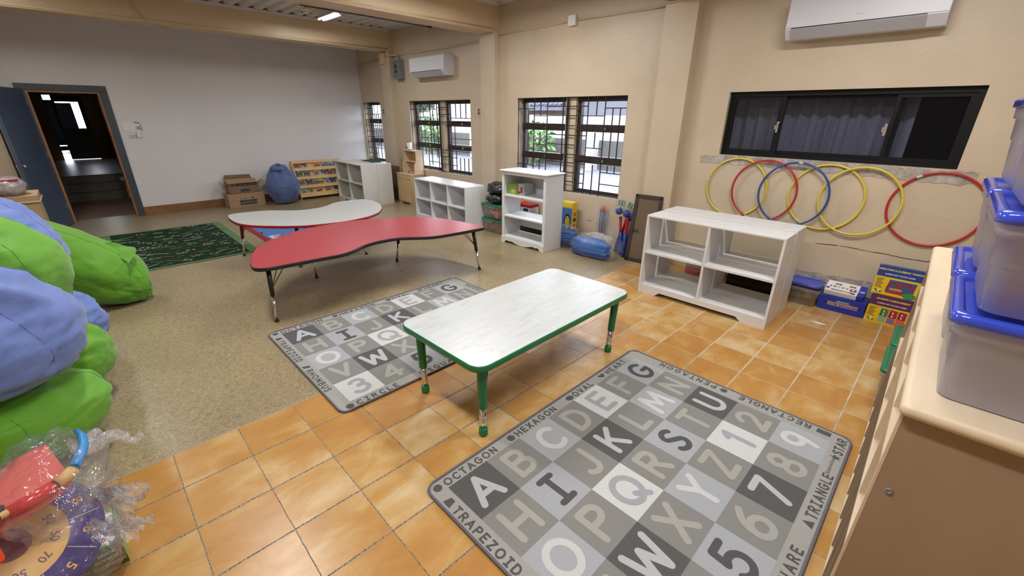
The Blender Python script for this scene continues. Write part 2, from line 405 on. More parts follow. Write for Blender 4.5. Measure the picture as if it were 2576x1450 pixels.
crackline(P)
crackline([(-0.98, 0.33), (-0.93, 0.333), (-0.90, 0.331)], 0.003); crackline([(-0.83, 0.31), (-0.78, 0.312)], 0.003)
structure(mb.build('trim_5'))

# ------------------------------------------------------------ windows 1-3: dark sashes behind a patterned iron grille
GLASS = film('clear_window_glass', (0.95, 0.97, 0.98), 0.97, 0.02, gloss=0.25)
V3 = [(0, 1.28, 0, 0), (.11, 1.13, .11, .89), (.115, .8, .115, .27), (.22, 1.12, .22, .89), (.22, .8, .22, .49), (.22, .42, .22, .33), (.335, 1.28, .335, 0), (.46, 1.28, .46, 1.04), (.46, .81, .46, .64), (.46, .43, .46, 0), (.59, 1.28, .59, 0), (.885, 1.28, .885, 0), (1.31, 1.28, 1.31, 0), (1.45, 1.28, 1.45, 1.04), (1.45, .83, 1.45, .63), (1.45, .41, 1.45, 0), (1.58, 1.28, 1.58, 0), (1.70, 1.13, 1.70, .48), (1.81, 1.13, 1.81, .48), (1.69, .42, 1.69, .33), (1.80, .42, 1.80, .33), (1.905, 1.28, 1.905, 0)]
H3 = [(0, 1.13, .335), (.335, 1.035, .59), (.59, 1.16, 1.31), (.59, 1.04, 1.58), (.885, .91, 1.10), (.59, .785, 1.31), (.335, .635, .59), (.59, .655, 1.12), (.885, .525, 1.31), (0, .325, .335), (.59, .41, 1.31), (.885, .275, 1.31), (.885, .145, 1.31), (1.31, .63, 1.58), (1.58, 1.135, 1.905), (1.58, .325, 1.905), (1.58, .17, 1.905), (0, 1.275, 1.905), (0, .012, 1.905)]
V2 = [(0, 1.28, 0, 0), (.11, 1.28, .11, .8), (.11, .5, .11, .2), (.23, 1.10, .23, .52), (.33, 1.28, .33, 0), (.43, 1.28, .43, 1.0), (.45, .78, .45, .3), (.55, .62, .55, 0), (.66, 1.28, .66, .1), (.75, 1.12, .75, .5), (.84, .45, .84, .25), (.885, 1.28, .885, 0), (1.30, 1.28, 1.30, 0), (1.46, 1.28, 1.46, .98), (1.60, 1.28, 1.60, .98), (1.75, 1.28, 1.75, .98), (1.55, .30, 1.55, 0), (1.67, .30, 1.67, 0), (1.79, .30, 1.79, 0), (1.44, .42, 1.44, 0), (1.42, .85, 1.42, .5), (1.905, 1.28, 1.905, 0)]
H2 = [(0, 1.13, .885), (.23, .99, .66), (.33, .62, .66), (.885, 1.16, 1.30), (.885, 1.04, 1.30), (.885, .91, 1.30), (1.30, .98, 1.905), (1.30, .63, 1.905), (1.30, .5, 1.905), (.885, .41, 1.905), (.885, .29, 1.46), (.885, .15, 1.46), (.66, .40, .885), (.55, .17, .885), (0, 1.275, 1.905), (0, .012, 1.905), (0, .325, .33)]
V1 = [(x, 1.27, x, 0) for x in (0, .17, .30, .44, .60, .775)] + [(.37, 1.27, .37, 1.0), (.23, 1.27, .23, .95), (.52, 1.1, .52, .35), (.68, .98, .68, .5), (.37, .3, .37, 0)]
H1 = [(0, z, .775 if k % 2 else .44) for k, z in enumerate((1.14, 1.02, .90, .78, .66, .54, .42, .30, .18, .07))]
def sash(parent, x0, x1, z0, z1, y0, left_heavy=True):
    mb = MB(); t = 0.055
    zs = [z0, z0 + (z1 - z0) * 0.365, z0 + (z1 - z0) * 0.69, z1]
    mb.box((x0, y0, z0 + .055), (x0 + t, y0 + .06, z1 - .06), DARKBR); mb.box((x1 - t * .6, y0, z0 + .055), (x1, y0 + .06, z1 - .06), DARKBR)
    mb.box((x0, y0, z0), (x1, y0 + .06, z0 + .055), DARKBR); mb.box((x0, y0, z1 - .06), (x1, y0 + .06, z1), DARKBR)
    for z in zs[1:3]: mb.box((x0 + .001, y0 - .01, z - .048), (x1, y0 + .05, z + .048), DARKBR)
    o = mb.build('window_frame', parent)
    g = MB(); g.box((x0 + .03, y0 + .03, z0 + .03), (x1 - .02, y0 + .034, z1 - .03), GLASS); g.build('window_pane', o)
    for z in zs[1:3]:
        k = MB(); k.box((x0 + (x1 - x0) * .55, y0 - .035, z - .02), (x0 + (x1 - x0) * .55 + .035, y0 - .012, z + .012), CHROME, bevel=.004); k.build('window_latch', o)
def window(n, x0, x1, z0, z1, V, H, split):
    w_ = D.objects.new('window_%d' % n, None); COL.objects.link(w_); w_.location = (0, 0, 0); w_['kind'] = 'structure'
    if split:
        mid = x0 + .985
        mb = MB(); mb.box((mid - .09, YW + .07, z0), (mid + .09, YW + .20, z1), WALL); mb.build('window_mullion', w_)
        sash(w_, x0 + .01, mid - .09, z0, z1, YW + .12); sash(w_, mid + .09, x1, z0, z1, YW + .12)
    else: sash(w_, x0 + .03, x1, z0, z1, YW + .12)
    mb = MB(); r = .006; yg = YW + .028
    for a, b, c, d in V: mb.box((x0 + a - r, yg - r, z0 + d), (x0 + a + r, yg + r, z0 + b), GRILLE)
    for a, z, b in H: mb.box((x0 + a, yg - r - .001, z0 + z - r), (x0 + b, yg + r - .001, z0 + z + r), GRILLE)
    if split: mb.box((x0 + .95, yg - .012, z0), (x0 + .975, yg + .012, z1), GRILLE)
    mb.build('window_grille', w_)
window(1, *WINS[0], V1, H1, False); window(2, *WINS[1], V2, H2, True); window(3, *WINS[2], V3, H3, True)

# window 4: black sliding window into the dark room next door, curtain drawn behind the glass
w4 = D.objects.new('window_4', None); COL.objects.link(w4); w4['kind'] = 'structure'
x0, x1, z0, z1 = W4; yb = YW + .045
mb = MB()
mb.box((x0, yb, z0), (x1, yb + .10, z0 + .035), BLKFRAME); mb.box((x0, yb, z1 - .045), (x1, yb + .10, z1), BLKFRAME)
mb.box((x0, yb, z0 + .035), (x0 + .03, yb + .10, z1 - .045), BLKFRAME); mb.box((x1 - .035, yb, z0 + .035), (x1, yb + .10, z1 - .045), BLKFRAME)
mb.build('window_frame', w4)
TINT = film('dark_tinted_glass', (0.80, 0.82, 0.87), 0.90, 0.02, diffuse=(0.03, 0.032, 0.04), gloss=0.45)
for a, b, yy in ((x0 + .03, x0 + .53, yb + .012), (x0 + .47, x0 + 1.42, yb + .045), (x0 + 1.36, x1 - .03, yb + .012)):
    mb = MB(); t = .03
    mb.box((a, yy, z0 + .065), (a + t, yy + .03, z1 - .075), BLKFRAME); mb.box((b - t * 1.5, yy, z0 + .065), (b, yy + .03, z1 - .075), BLKFRAME)
    mb.box((a, yy, z0 + .035), (b, yy + .03, z0 + .065), BLKFRAME); mb.box((a, yy, z1 - .075), (b, yy + .03, z1 - .045), BLKFRAME)
    s_ = mb.build('sliding_sash', w4)
    g = MB(); g.box((a + t - .005, yy + .012, z0 + .06), (b - t * 1.4, yy + .018, z1 - .07), TINT); g.build('window_pane', s_)
for xx in (x0 + .50, x0 + 1.345):
    mb = MB(); mb.box((xx - .010, yb - .012, z0 + .24), (xx + .012, yb + .012, z0 + .34), CHROME, bevel=.004); mb.box((xx - .02, yb - .028, z0 + .27), (xx - .004, yb - .010, z0 + .31), CHROME, bevel=.003); mb.build('window_latch', w4)
CURT = mat('grey_violet_curtain_cloth', (0.38, 0.365, 0.43), 0.8, noise_amt=0.1, scale=30)
mb = MB(); pts = []; n = 90
for k in range(n + 1):
    x = x0 - .1 + (x1 - x0 - .28) * k / n; pts.append((x, YW + .34 + .028 * math.sin(k * .9) + .012 * math.sin(k * 2.3)))
mb.rings([[Vector((x, y, z0 - .25)) for x, y in pts], [Vector((x, y, z1 + .2)) for x, y in pts]], CURT, closed=False, cap=False)
tag(mb.build('curtain', fix=False), 'grey curtain hanging in folds behind the black sliding window', 'curtain')
DARKROOM = mat('dark_adjoining_room', (0.10, 0.10, 0.115), 0.8)
mb = MB(); x0a, x1a, ya, yb_ = x0 - .5, x1 + .9, YW + .22, YW + 2.2
mb.quad([(x0a, yb_, .2), (x1a, yb_, .2), (x1a, yb_, 3), (x0a, yb_, 3)], DARKROOM); mb.quad([(x0a, ya, .2), (x0a, yb_, .2), (x0a, yb_, 3), (x0a, ya, 3)], DARKROOM)
mb.quad([(x1a, ya, .2), (x1a, yb_, .2), (x1a, yb_, 3), (x1a, ya, 3)], DARKROOM); mb.quad([(x0a, ya, .2), (x1a, ya, .2), (x1a, yb_, .2), (x0a, yb_, .2)], DARKROOM); mb.quad([(x0a, ya, 3), (x1a, ya, 3), (x1a, yb_, 3), (x0a, yb_, 3)], DARKROOM)
structure(mb.build('wall_adjoining'))

# ------------------------------------------------------------ doorway, open door leaf, hall beyond
d1 = D.objects.new('door_1', None); COL.objects.link(d1); d1['kind'] = 'structure'
ya, yb = DOORO[0], DOORO[1]
mb = MB()
mb.box((XW, ya - .09, 0), (XW + .022, ya + .005, 2.015), CASING, bevel=.004); mb.box((XW, yb - .005, 0), (XW + .022, yb + .09, 2.015), CASING, bevel=.004); mb.box((XW, ya - .09, 2.016), (XW + .022, yb + .09, 2.105), CASING, bevel=.004)
mb.build('door_casing', d1)
mb = MB()
mb.box((XW - .20, ya, 0), (XW + .004, ya + .03, 1.99), JAMB); mb.box((XW - .20, yb - .03, 0), (XW + .004, yb, 1.99), JAMB); mb.box((XW - .20, ya, 1.99), (XW + .004, yb, 2.02), JAMB)
mb.build('door_jamb', d1)
leaf = D.objects.new('door_leaf', None)
Ml = Matrix.Translation((XW + .03, ya - .01, 0)) @ Matrix.Rotation(math.radians(-18.5), 4, 'Z')
mb = MB(); mb.box((0, -.04, .012), (.86, 0, 2.03), DOORBLUE, M=Ml, bevel=.003)
leaf = mb.build('door_leaf', d1)
mb = MB()
for s in (0.012, -.052): mb.lathe([(0, -.02), (.026, -.016), (.03, 0), (.02, .02), (0, .026)], CHROME, M=Ml @ Matrix.Translation((.80, s, 1.0)) @ Matrix.Rotation(PI / 2, 4, 'X'))
mb.build('door_knob', leaf)
mb = MB()
for z in (.25, 1.05, 1.8): mb.box((-.012, -.012, z), (.02, .004, z + .09), STEELD, M=Ml)
mb.build('door_hinge', leaf)
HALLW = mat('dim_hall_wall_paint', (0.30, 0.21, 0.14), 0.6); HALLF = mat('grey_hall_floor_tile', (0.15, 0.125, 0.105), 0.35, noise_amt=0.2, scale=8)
xh = XW - .2; xd = -15.0; LZ = .45
mb = MB()
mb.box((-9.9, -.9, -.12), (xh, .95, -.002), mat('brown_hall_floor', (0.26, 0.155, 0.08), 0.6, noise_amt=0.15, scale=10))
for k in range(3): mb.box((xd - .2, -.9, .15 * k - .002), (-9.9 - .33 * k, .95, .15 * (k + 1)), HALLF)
for k in range(5): mb.box((-10.9 - .6 * k, -.9, LZ), (-10.89 - .6 * k, .95, LZ + .001), BLACK)
for yy in (-.5, .05, .6): mb.box((xd, yy, LZ), (-10.6, yy + .008, LZ + .001), BLACK)
structure(mb.build('floor'))
mb = MB()
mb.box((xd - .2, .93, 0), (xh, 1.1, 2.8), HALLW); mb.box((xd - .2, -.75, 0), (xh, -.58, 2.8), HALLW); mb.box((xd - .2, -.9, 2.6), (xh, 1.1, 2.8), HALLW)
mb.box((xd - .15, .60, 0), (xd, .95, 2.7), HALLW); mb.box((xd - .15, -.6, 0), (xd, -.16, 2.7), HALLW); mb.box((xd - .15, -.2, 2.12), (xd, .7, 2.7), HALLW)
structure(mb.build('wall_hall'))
mb = MB(); mb.tube([(-9.3, .88, 0), (-9.3, .88, 2.3)], .03, STEELD); mb.tube([(-8.7, .90, 0.9), (-10.9, .90, 1.3)], .02, STEELD)
tag(mb.build('pipe'), 'thin grey pipe run on the hall wall beyond the doorway', 'pipe')
d2 = D.objects.new('door_2', None); COL.objects.link(d2); d2['kind'] = 'structure'
DK = mat('black_steel_door', (0.01, 0.009, 0.009), 0.4)
mb = MB()
mb.box((xd - .06, -.16, LZ), (xd - .02, .0, 2.06), DK) if False else None
# leaf frame around its glass, with the side light at its left
mb.box((xd - .06, -.01, LZ + .01), (xd - .02, .62, 1.28), DK); mb.box((xd - .06, -.01, 1.96), (xd - .02, .62, 2.12), DK)
mb.box((xd - .06, -.03, 1.28), (xd - .02, .045, 1.96), DK); mb.box((xd - .06, .50, 1.28), (xd - .02, .62, 1.96), DK)
mb.box((xd - .06, .425, 1.28), (xd - .02, .437, 1.96), DK); mb.box((xd - .06, -.16, 1.9), (xd - .02, .0, 2.0), DK)
for z in (.62, .80): mb.box((xd - .06, -.16, z), (xd - .02, -.01, z + .02), DK)
mb.build('door_leaf', d2)
GLB = film('blue_tinted_door_glass', (0.014, 0.017, 0.021), 0.92, 0.05, diffuse=(.05, .06, .08), gloss=.2)
mb = MB(); mb.box((xd - .045, .045, 1.28), (xd - .04, .35, 1.93), GLB); mb.box((xd - .045, -.16, .84), (xd - .04, -.01, 1.90), GLB); mb.box((xd - .045, -.16, .70), (xd - .04, -.01, .80), GLB); mb.build('door_glass', d2)
mb = MB()                                            # far chair shape standing by the hall wall
mb.box((-9.75, .66, 0), (-9.70, .70, .42), PAPER); mb.box((-9.45, .66, 0), (-9.40, .70, .42), PAPER); mb.box((-9.78, .60, .42), (-9.38, .90, .45), PAPER)
mb.box((-9.78, .86, .45), (-9.74, .90, .80), PAPER); mb.box((-9.42, .86, .45), (-9.38, .90, .80), PAPER); mb.box((-9.78, .87, .66), (-9.38, .89, .80), PAPER)
tag(mb.build('hall_chair'), 'pale small chair standing in the dim hall behind the right jamb', 'chair')
# ------------------------------------------------------------ alphabet rugs
def arc(cx_, cy_, rx, ry, a0, a1, n=12):
    return [(cx_ + rx * math.cos(math.radians(a0 + (a1 - a0) * k / n)), cy_ + ry * math.sin(math.radians(a0 + (a1 - a0) * k / n))) for k in range(n + 1)]
FONT = {
 'A': [[(0, 0), (.4, 1)], [(.4, 1), (.8, 0)], [(.16, .33), (.64, .33)]],
 'B': [[(0, 0), (0, 1)], [(0, 1), (.35, 1)] + arc(.35, .77, .25, .23, 90, -90) + [(0, .54)], [(.3, .54)] + arc(.35, .27, .32, .27, 90, -90) + [(0, 0)]],
 'C': [arc(.42, .5, .42, .5, 48, 312, 18)],
 'D': [[(0, 0), (0, 1)], [(0, 1), (.25, 1)] + arc(.25, .5, .48, .5, 90, -90, 16) + [(0, 0)]],
 'E': [[(0, 0), (0, 1)], [(0, 1), (.6, 1)], [(0, .52), (.5, .52)], [(0, 0), (.6, 0)]],
 'F': [[(0, 0), (0, 1)], [(0, 1), (.6, 1)], [(0, .52), (.5, .52)]],
 'G': [arc(.42, .5, .42, .5, 50, 360, 20), [(.84, .48), (.5, .48)]],
 'H': [[(0, 0), (0, 1)], [(.72, 0), (.72, 1)], [(0, .5), (.72, .5)]],
 'I': [[(.3, 0), (.3, 1)], [(.05, 1), (.55, 1)], [(.05, 0), (.55, 0)]],
 'J': [[(.55, 1), (.55, .3)] + arc(.28, .28, .27, .28, 0, -150, 10)],
 'K': [[(0, 0), (0, 1)], [(.62, 1), (0, .42)], [(.22, .6), (.66, 0)]],
 'L': [[(0, 1), (0, 0)], [(0, 0), (.55, 0)]],
 'M': [[(0, 0), (.12, 1)], [(.12, 1), (.48, .25)], [(.48, .25), (.84, 1)], [(.84, 1), (.96, 0)]],
 'N': [[(0, 0), (0, 1)], [(0, 1), (.7, 0)], [(.7, 0), (.7, 1)]],
 'O': [arc(.44, .5, .44, .5, 0, 360, 26)],
 'P': [[(0, 0), (0, 1)], [(0, 1), (.35, 1)] + arc(.35, .74, .28, .26, 90, -90) + [(0, .48)]],
 'Q': [arc(.44, .5, .44, .5, 0, 360, 26), [(.5, .25), (.86, -.04)]],
 'R': [[(0, 0), (0, 1)], [(0, 1), (.35, 1)] + arc(.35, .75, .26, .25, 90, -90) + [(0, .5)], [(.3, .5), (.65, 0)]],
 'S': [arc(.31, .75, .27, .25, 35, 200, 10) + arc(.31, .5, .12, .03, 210, 250, 2)[:0] + [(.2, .58), (.42, .46)] + arc(.31, .25, .29, .25, 40, -155, 12)],
 'T': [[(.33, 0), (.33, 1)], [(0, 1), (.66, 1)]],
 'U': [[(0, 1), (0, .35)] + arc(.34, .34, .34, .34, 180, 360, 14) + [(.68, 1)]],
 'V': [[(0, 1), (.36, 0)], [(.36, 0), (.72, 1)]],
 'W': [[(0, 1), (.22, 0)], [(.22, 0), (.5, .8)], [(.5, .8), (.78, 0)], [(.78, 0), (1.0, 1)]],
 'X': [[(0, 0), (.68, 1)], [(0, 1), (.68, 0)]],
 'Y': [[(0, 1), (.34, .5)], [(.68, 1), (.34, .5)], [(.34, .5), (.34, 0)]],
 'Z': [[(0, 1), (.65, 1)], [(.65, 1), (0, 0)], [(0, 0), (.65, 0)]],
 '1': [[(.1, .8), (.32, 1)], [(.32, 1), (.32, 0)]],
 '2': [arc(.3, .7, .3, .3, 165, -40, 12) + [(0, 0)], [(0, 0), (.64, 0)]],
 '3': [arc(.3, .75, .27, .25, 150, -90, 12), arc(.3, .27, .32, .27, 90, -150, 14)],
 '4': [[(.52, 0), (.52, 1)], [(.52, 1), (0, .3)], [(0, .3), (.72, .3)]],
 '5': [[(.56, 1), (.1, 1)], [(.1, 1), (.05, .55)], [(.05, .55)] + arc(.28, .32, .32, .32, 110, -150, 14)],
 '6': [[(.5, 1)] + arc(.55, .35, .53, .6, 115, 180, 6), arc(.33, .3, .32, .3, 0, 360, 20)],
 '7': [[(0, 1), (.64, 1)], [(.64, 1), (.2, 0)]],
 '8': [arc(.33, .75, .25, .25, 0, 360, 18), arc(.33, .26, .31, .26, 0, 360, 20)],
 '9': [arc(.32, .7, .3, .3, 0, 360, 20), [(.62, .7), (.6, .45), (.45, 0)]],
}
ZEPS = [0]
def stroke(mb, P, w, m, z, T):
    """flat ribbon with round ends, drawn through T(x, y) -> (X, Y)"""
    ZEPS[0] = (ZEPS[0] + 1) % 7; z = z + ZEPS[0] * 0.00006
    P = [Vector(T(*p)) for p in P]
    Q = [P[0]]
    for p in P[1:]:
        if (p - Q[-1]).length > 1e-5: Q.append(p)
    P = Q; n = len(P); closed = n > 4 and (P[0] - P[-1]).length < 1e-4
    if closed: P = P[:-1]; n -= 1
    Lf, Rt = [], []
    for i in range(n):
        a = P[i - 1] if (i or closed) else P[i]; b = P[(i + 1) % n] if (i < n - 1 or closed) else P[i]
        t = (b - a).normalized(); nn = Vector((-t.y, t.x)) * w / 2
        Lf.append(P[i] + nn); Rt.append(P[i] - nn)
    bmv = lambda p: mb.bm.verts.new((p.x, p.y, z))
    L_, R_ = [bmv(p) for p in Lf], [bmv(p) for p in Rt]
    for i in range(n if closed else n - 1):
        j = (i + 1) % n; mb._f([R_[i], R_[j], L_[j], L_[i]], m)
    if not closed:
        for c, l, r, t in ((P[0], L_[0], R_[0], (P[0] - P[1]).normalized()), (P[-1], R_[-1], L_[-1], (P[-1] - P[-2]).normalized())):
            n0 = Vector((-t.y, t.x))
            fan = [bmv(c + (-n0 * math.cos(a) + t * math.sin(a)) * w / 2) for a in (PI * k / 6 for k in range(1, 6))]
            mb._f([l] + fan + [r], m)
def glyph(mb, ch, x, y, h, w, m, z, T):
    if ch not in FONT: return 0.45 * h
    g = FONT[ch]; xm = max(p[0] for s in g for p in s)
    for s in g: stroke(mb, [(x + p[0] * h, y + p[1] * h) for p in s], w, m, z, T)
    return xm * h
def rugm(n, c, a=0.10): return mat('rug_' + n, c, 0.95, noise_amt=a, scale=420, bump=0.35, bscale=300, spec=0.1, detail=2)
RB = rugm('border_grey', (0.345, 0.34, 0.32), .16); RD = rugm('dark_grey', (0.105, 0.103, 0.105)); RM = rugm('mid_grey', (0.235, 0.233, 0.225)); RL = rugm('light_grey', (0.37, 0.385, 0.41)); RW = rugm('off_white', (0.58, 0.585, 0.585))
LBE = rugm('beige_letter', (0.365, 0.36, 0.33)); LWH = rugm('pale_letter', (0.55, 0.56, 0.56)); LGB = rugm('blue_grey_letter', (0.34, 0.36, 0.385)); LDK = rugm('charcoal_letter', (0.095, 0.093, 0.098)); BIND = mat('grey_violet_binding', (0.135, 0.125, 0.145), 0.9, noise_amt=.1, scale=300)
RLT = rugm('pale_blue_letter', (0.44, 0.46, 0.475))
SQ = ["DMLMWML", "MLMDMLM", "LMWMLMD", "MDMLMWM", "WMLMDML"]
LT = ["ABCDEFG", "HIJKLMN", "OPQRSTU", "VWXYZ12", "3456789"]
LC = [[RLT, LBE, LWH, LBE, LGB, LBE, LDK], [LBE, LDK, LBE, RLT, LBE, LWH, LBE], [LWH, LBE, LGB, LBE, LDK, LBE, RLT], [LBE, RLT, LBE, LWH, LBE, LGB, LBE], [LGB, LBE, LDK, LBE, RLT, LBE, LWH]]
def make_rug():
    t = thing('alphabet_rug', 'grey alphabet and number rug lying flat nearest the camera, A to G along one side', 'rug', (1.141, 0.842, 0), 0.0)
    SX, SY = 1.443, 1.975            # size across the rows of letters and along each row
    mb = MB(); mb.prism(rrect(.010, .010, SX - .010, SY - .010, .05), 0.0, .008, RB)
    cm = {'D': RD, 'M': RM, 'L': RL, 'W': RW}; q = .2525; x0, y0 = .085, .095
    for r in range(5):
        for c in range(7):
            xa, ya = x0 + r * q, y0 + c * q
            mb.quad([(xa, ya, .0084), (xa + q, ya, .0084), (xa + q, ya + q, .0084), (xa, ya + q, .0084)], cm[SQ[r][c]])
            g = FONT[LT[r][c]]; h = .158; wd = max(p[0] for s in g for p in s) * h
            # read along +y, letters point towards -x
            T = lambda u, v, xa=xa, ya=ya, wd=wd, h=h: (xa + q / 2 + h / 2 - v, ya + q / 2 - wd / 2 + u)
            glyph(mb, LT[r][c], 0, 0, h, .034, LC[r][c], .0088, T)
    ink = LDK; hh = .040
    def word(s, T, u, fit, h=hh):
        g = [max([p[0] for st in FONT[c] for p in st]) * h for c in s]; gap = (fit - sum(g)) / max(1, len(s) - 1)
        for c, wd in zip(s, g): glyph(mb, c, u, 0, h, .0095, ink, .0088, T); u += wd + gap
    def sym(pts, T, m=ink): 
        P = [T(*p) for p in pts]; mb._f([mb.bm.verts.new((x, y, .0088)) for x, y in P], m)
    def ngon(n, u, r, a0=0, sy=1.0): return [(u + r * math.cos(a0 + 2 * PI * k / n), hh / 2 + sy * r * math.sin(a0 + 2 * PI * k / n)) for k in range(n)]
    Tt = lambda u, v: (.072 - v, u)                       # first side, read along +y
    sym(ngon(8, .055, .024), Tt); word('OCTAGON', Tt, .10, .34)
    sym(ngon(6, .565, .026), Tt); word('HEXAGON', Tt, .61, .34)
    sym(ngon(16, 1.105, .031, sy=.7), Tt); word('OVAL', Tt, 1.15, .19)
    sym([(1.475, 0), (1.505, .022), (1.503, .038), (1.490, .042), (1.475, .032), (1.460, .042), (1.447, .038), (1.445, .022)], Tt); word('HEART', Tt, 1.535, .23)
    Tb = lambda u, v: (SX - .028 - v, u)                  # opposite side
    sym(ngon(20, .075, .026), Tb); word('CIRCLE', Tb, .125, .29)
    sym([(.60, 0), (.645, 0), (.645, .042), (.60, .042)], Tb); word('SQUARE', Tb, .67, .31)
    sym([(1.13, 0), (1.18, 0), (1.155, .045)], Tb); word('TRIANGLE', Tb, 1.20, .36)
    st = []
    for k in range(10):
        a = PI / 2 + k * PI / 5; r_ = .028 if k % 2 == 0 else .012; st.append((1.735 + r_ * math.cos(a), hh / 2 + r_ * math.sin(a)))
    for k in range(0, 10, 2): sym([(1.735, hh / 2), st[k - 1], st[k], st[(k + 1) % 10]], Tb)
    word('STAR', Tb, 1.775, .155)
    Tl = lambda u, v: (u, .025 + v)                       # near end, read along +x
    sym([(.135, 0), (.185, 0), (.175, .045), (.145, .045)], Tl); word('TRAPEZOID', Tl, .21, .42)
    sym([(.72, 0), (.755, 0), (.77, .045), (.735, .045)], Tl); word('RHOMBUS', Tl, .80, .34)
    Tr = lambda u, v: (SX - u, SY - .028 - v)             # far end, read along -x
    sym([(.105, 0), (.175, 0), (.175, .042), (.105, .042)], Tr); word('RECTANGLE', Tr, .21, .40)
    sym(ngon(5, .715, .026, PI / 2), Tr); word('PENTAGON', Tr, .77, .40)
    rp = mb.build('pile', t, fix=False)
    # maker's script line between TRIANGLE and STAR
    text(t, 'RainbowDay', .028, RD, frame_m(Vector((SX - .055, 1.635, .0088)), (0, 1, 0), (-1, 0, 0)), extrude=0, shear=.3)
    mb = MB(); P = rrect(.007, .007, SX - .007, SY - .007, .055)
    mb.tube([(x, y, .0075 + .002 * math.sin(i * 1.3)) for i, (x, y) in enumerate(P)], .0075, BIND, n=8, closed=True); mb.build('binding', t)
    return t
rug = make_rug()
dup(rug, (-1.118, 0.800, 0), 0.0, label='grey alphabet and number rug reaching under the green edged table from the left')

# dark green rug with chalk letters, blue picture rug beside it
GRN = mat('dark_green_rug_pile', (0.012, 0.035, 0.014), 0.95, noise_amt=.25, scale=200, spec=.1); GED = mat('green_rug_edge', (0.10, 0.19, 0.075), .9, noise_amt=.15, scale=80)
CHK = mat('chalk_white_weave', (0.34, 0.36, 0.31), .95); CRD = mat('faded_red_weave', (0.12, 0.018, 0.016), .95); CBL = mat('faded_blue_weave', (0.025, 0.05, 0.09), .95); CGY = mat('grey_weave', (0.16, 0.16, 0.16), .95)
t = thing('chalkboard_rug', 'dark green rug with scattered chalk letters beside the green bean bag', 'rug', (-5.99, 0.0, 0), 0.0)
mb = MB(); SXg, SYg = 2.25, 1.50
nx, ny = 40, 14
top = lambda x, y: .006 + .018 * max(0, math.sin((x * 2.1 + 1.4))) ** 6 * (1 - y / SYg) + .006 * max(0, math.sin(x * 5)) * (1 if y > SYg * .8 else 0)
g = [[mb.bm.verts.new((SXg * i / nx, .0 + SYg * j / ny + .0 * i, top(SXg * i / nx, SYg * j / ny))) for j in range(ny + 1)] for i in range(nx + 1)]
for i in range(nx):
    for j in range(ny):
        edge = i in (0, nx - 1) or j in (0, ny - 1)
        mb._f([g[i][j], g[i + 1][j], g[i + 1][j + 1], g[i][j + 1]], GED if edge else GRN, True)
for i in range(nx): mb.quad([(SXg * i / nx, 0, 0), (SXg * (i + 1) / nx, 0, 0), g[i + 1][0].co, g[i][0].co], BLACK)  # black strip paints the shade under the raised rug edge
random.seed(3); letters = ['A', 'E', 'G', 'F', 'H', 'C', 'B', 'S', 'D', '8', 'V']
def zt(x, y): return top(x, y) + .003
spots = []
def free(x, y, rad):
    for (a_, b_, c_) in spots:
        if math.hypot(x - a_, (y - b_)) < rad + c_: return False
    spots.append((x, y, rad)); return True
k = 0; tries = 0
while tries < 900:
    tries += 1
    x, y = random.uniform(.12, SXg - .12), random.uniform(.10, SYg - .10)
    if k % 3 == 0:
        if not free(x, y, .060): continue
        ch = letters[(k // 3) % 11]; hL = random.uniform(.065, .09); an = random.uniform(-.6, .6); ca, sa = math.cos(an), math.sin(an); z = zt(x, y)
        rotT = lambda du: (lambda u, v, x=x, y=y, ca=ca, sa=sa: (x - (v - .04) * ca + (u + du - .05) * sa, y + (u + du - .05) * ca + (v - .04) * sa))
        glyph(mb, ch, 0, 0, hL, .010, CHK, z, rotT(0)); glyph(mb, ch, 0, 0, hL * .7, .009, CHK, z, rotT(.07))
    else:
        if not free(x, y, .052): continue
        a_ = random.uniform(-.75, .75); m_ = (CHK, CGY, CRD, CBL, CGY, CRD, CHK, CBL)[k % 8]; Lh = random.uniform(.10, .19); z = zt(x, y)
        dx, dy = Lh * math.sin(a_) * .5, Lh * math.cos(a_) * .5; T0 = lambda u, v: (u, v)
        stroke(mb, [(x - dx, y - dy), (x + dx * .7, y + dy * .7)], random.uniform(.012, .024), m_, z, T0); stroke(mb, [(x + dx * .7, y + dy * .7), (x + dx, y + dy)], .008, CHK, z, T0)
    k += 1
mb.build('pile', t, fix=False)
BLR = mat('blue_rug_pile', (0.10, 0.20, 0.48), .95, noise_amt=.1, scale=90, spec=.1); RDR = mat('red_rug_pile', (0.33, 0.012, 0.016), .95, noise_amt=.1, scale=90)
CRM = mat('cream_weave', (0.62, 0.58, 0.52), .95); BKW = mat('black_weave', (0.02, 0.02, 0.03), .95)
t = thing('picture_rug', 'blue and red picture rug under the grey topped curved table', 'rug', (-5.86, 1.70, .0), 0.0)
mb = MB(); mb.prism(rrect(0, 0, 2.40, 1.35, .02), 0, .010, RDR); _sx, _sy = 1.58, .80; _q0 = mb.quad; mb.quad = lambda P, m_: _q0([(x * _sx, y * _sy, z - .002) for x, y, z in P], m_)
mb.quad([(.09, .09, .0124), (1.46, .09, .0124), (1.46, 1.56, .0124), (.09, 1.56, .0124)], BLR)
def qd(x, y, w_, h_, m_, z=.0129): mb.quad([(x, y, z), (x + w_, y, z), (x + w_ * .8, y + h_, z), (x + w_ * .1, y + h_, z)], m_)
qd(.12, .10, .14, .10, CRM); qd(.9, .14, .16, .2, CRM); qd(.25, .55, .2, .22, CRM); qd(1.05, .75, .2, .2, CRM); qd(.6, .95, .2, .2, CRM); qd(.25, 1.15, .2, .2, CRM); qd(.7, .1, .08, .04, BKW)
mb._f([mb.bm.verts.new((1.62 + .09 * math.cos(a), .40 + .06 * math.sin(a), .0115)) for a in (2 * PI * k / 14 for k in range(14))], CRM)
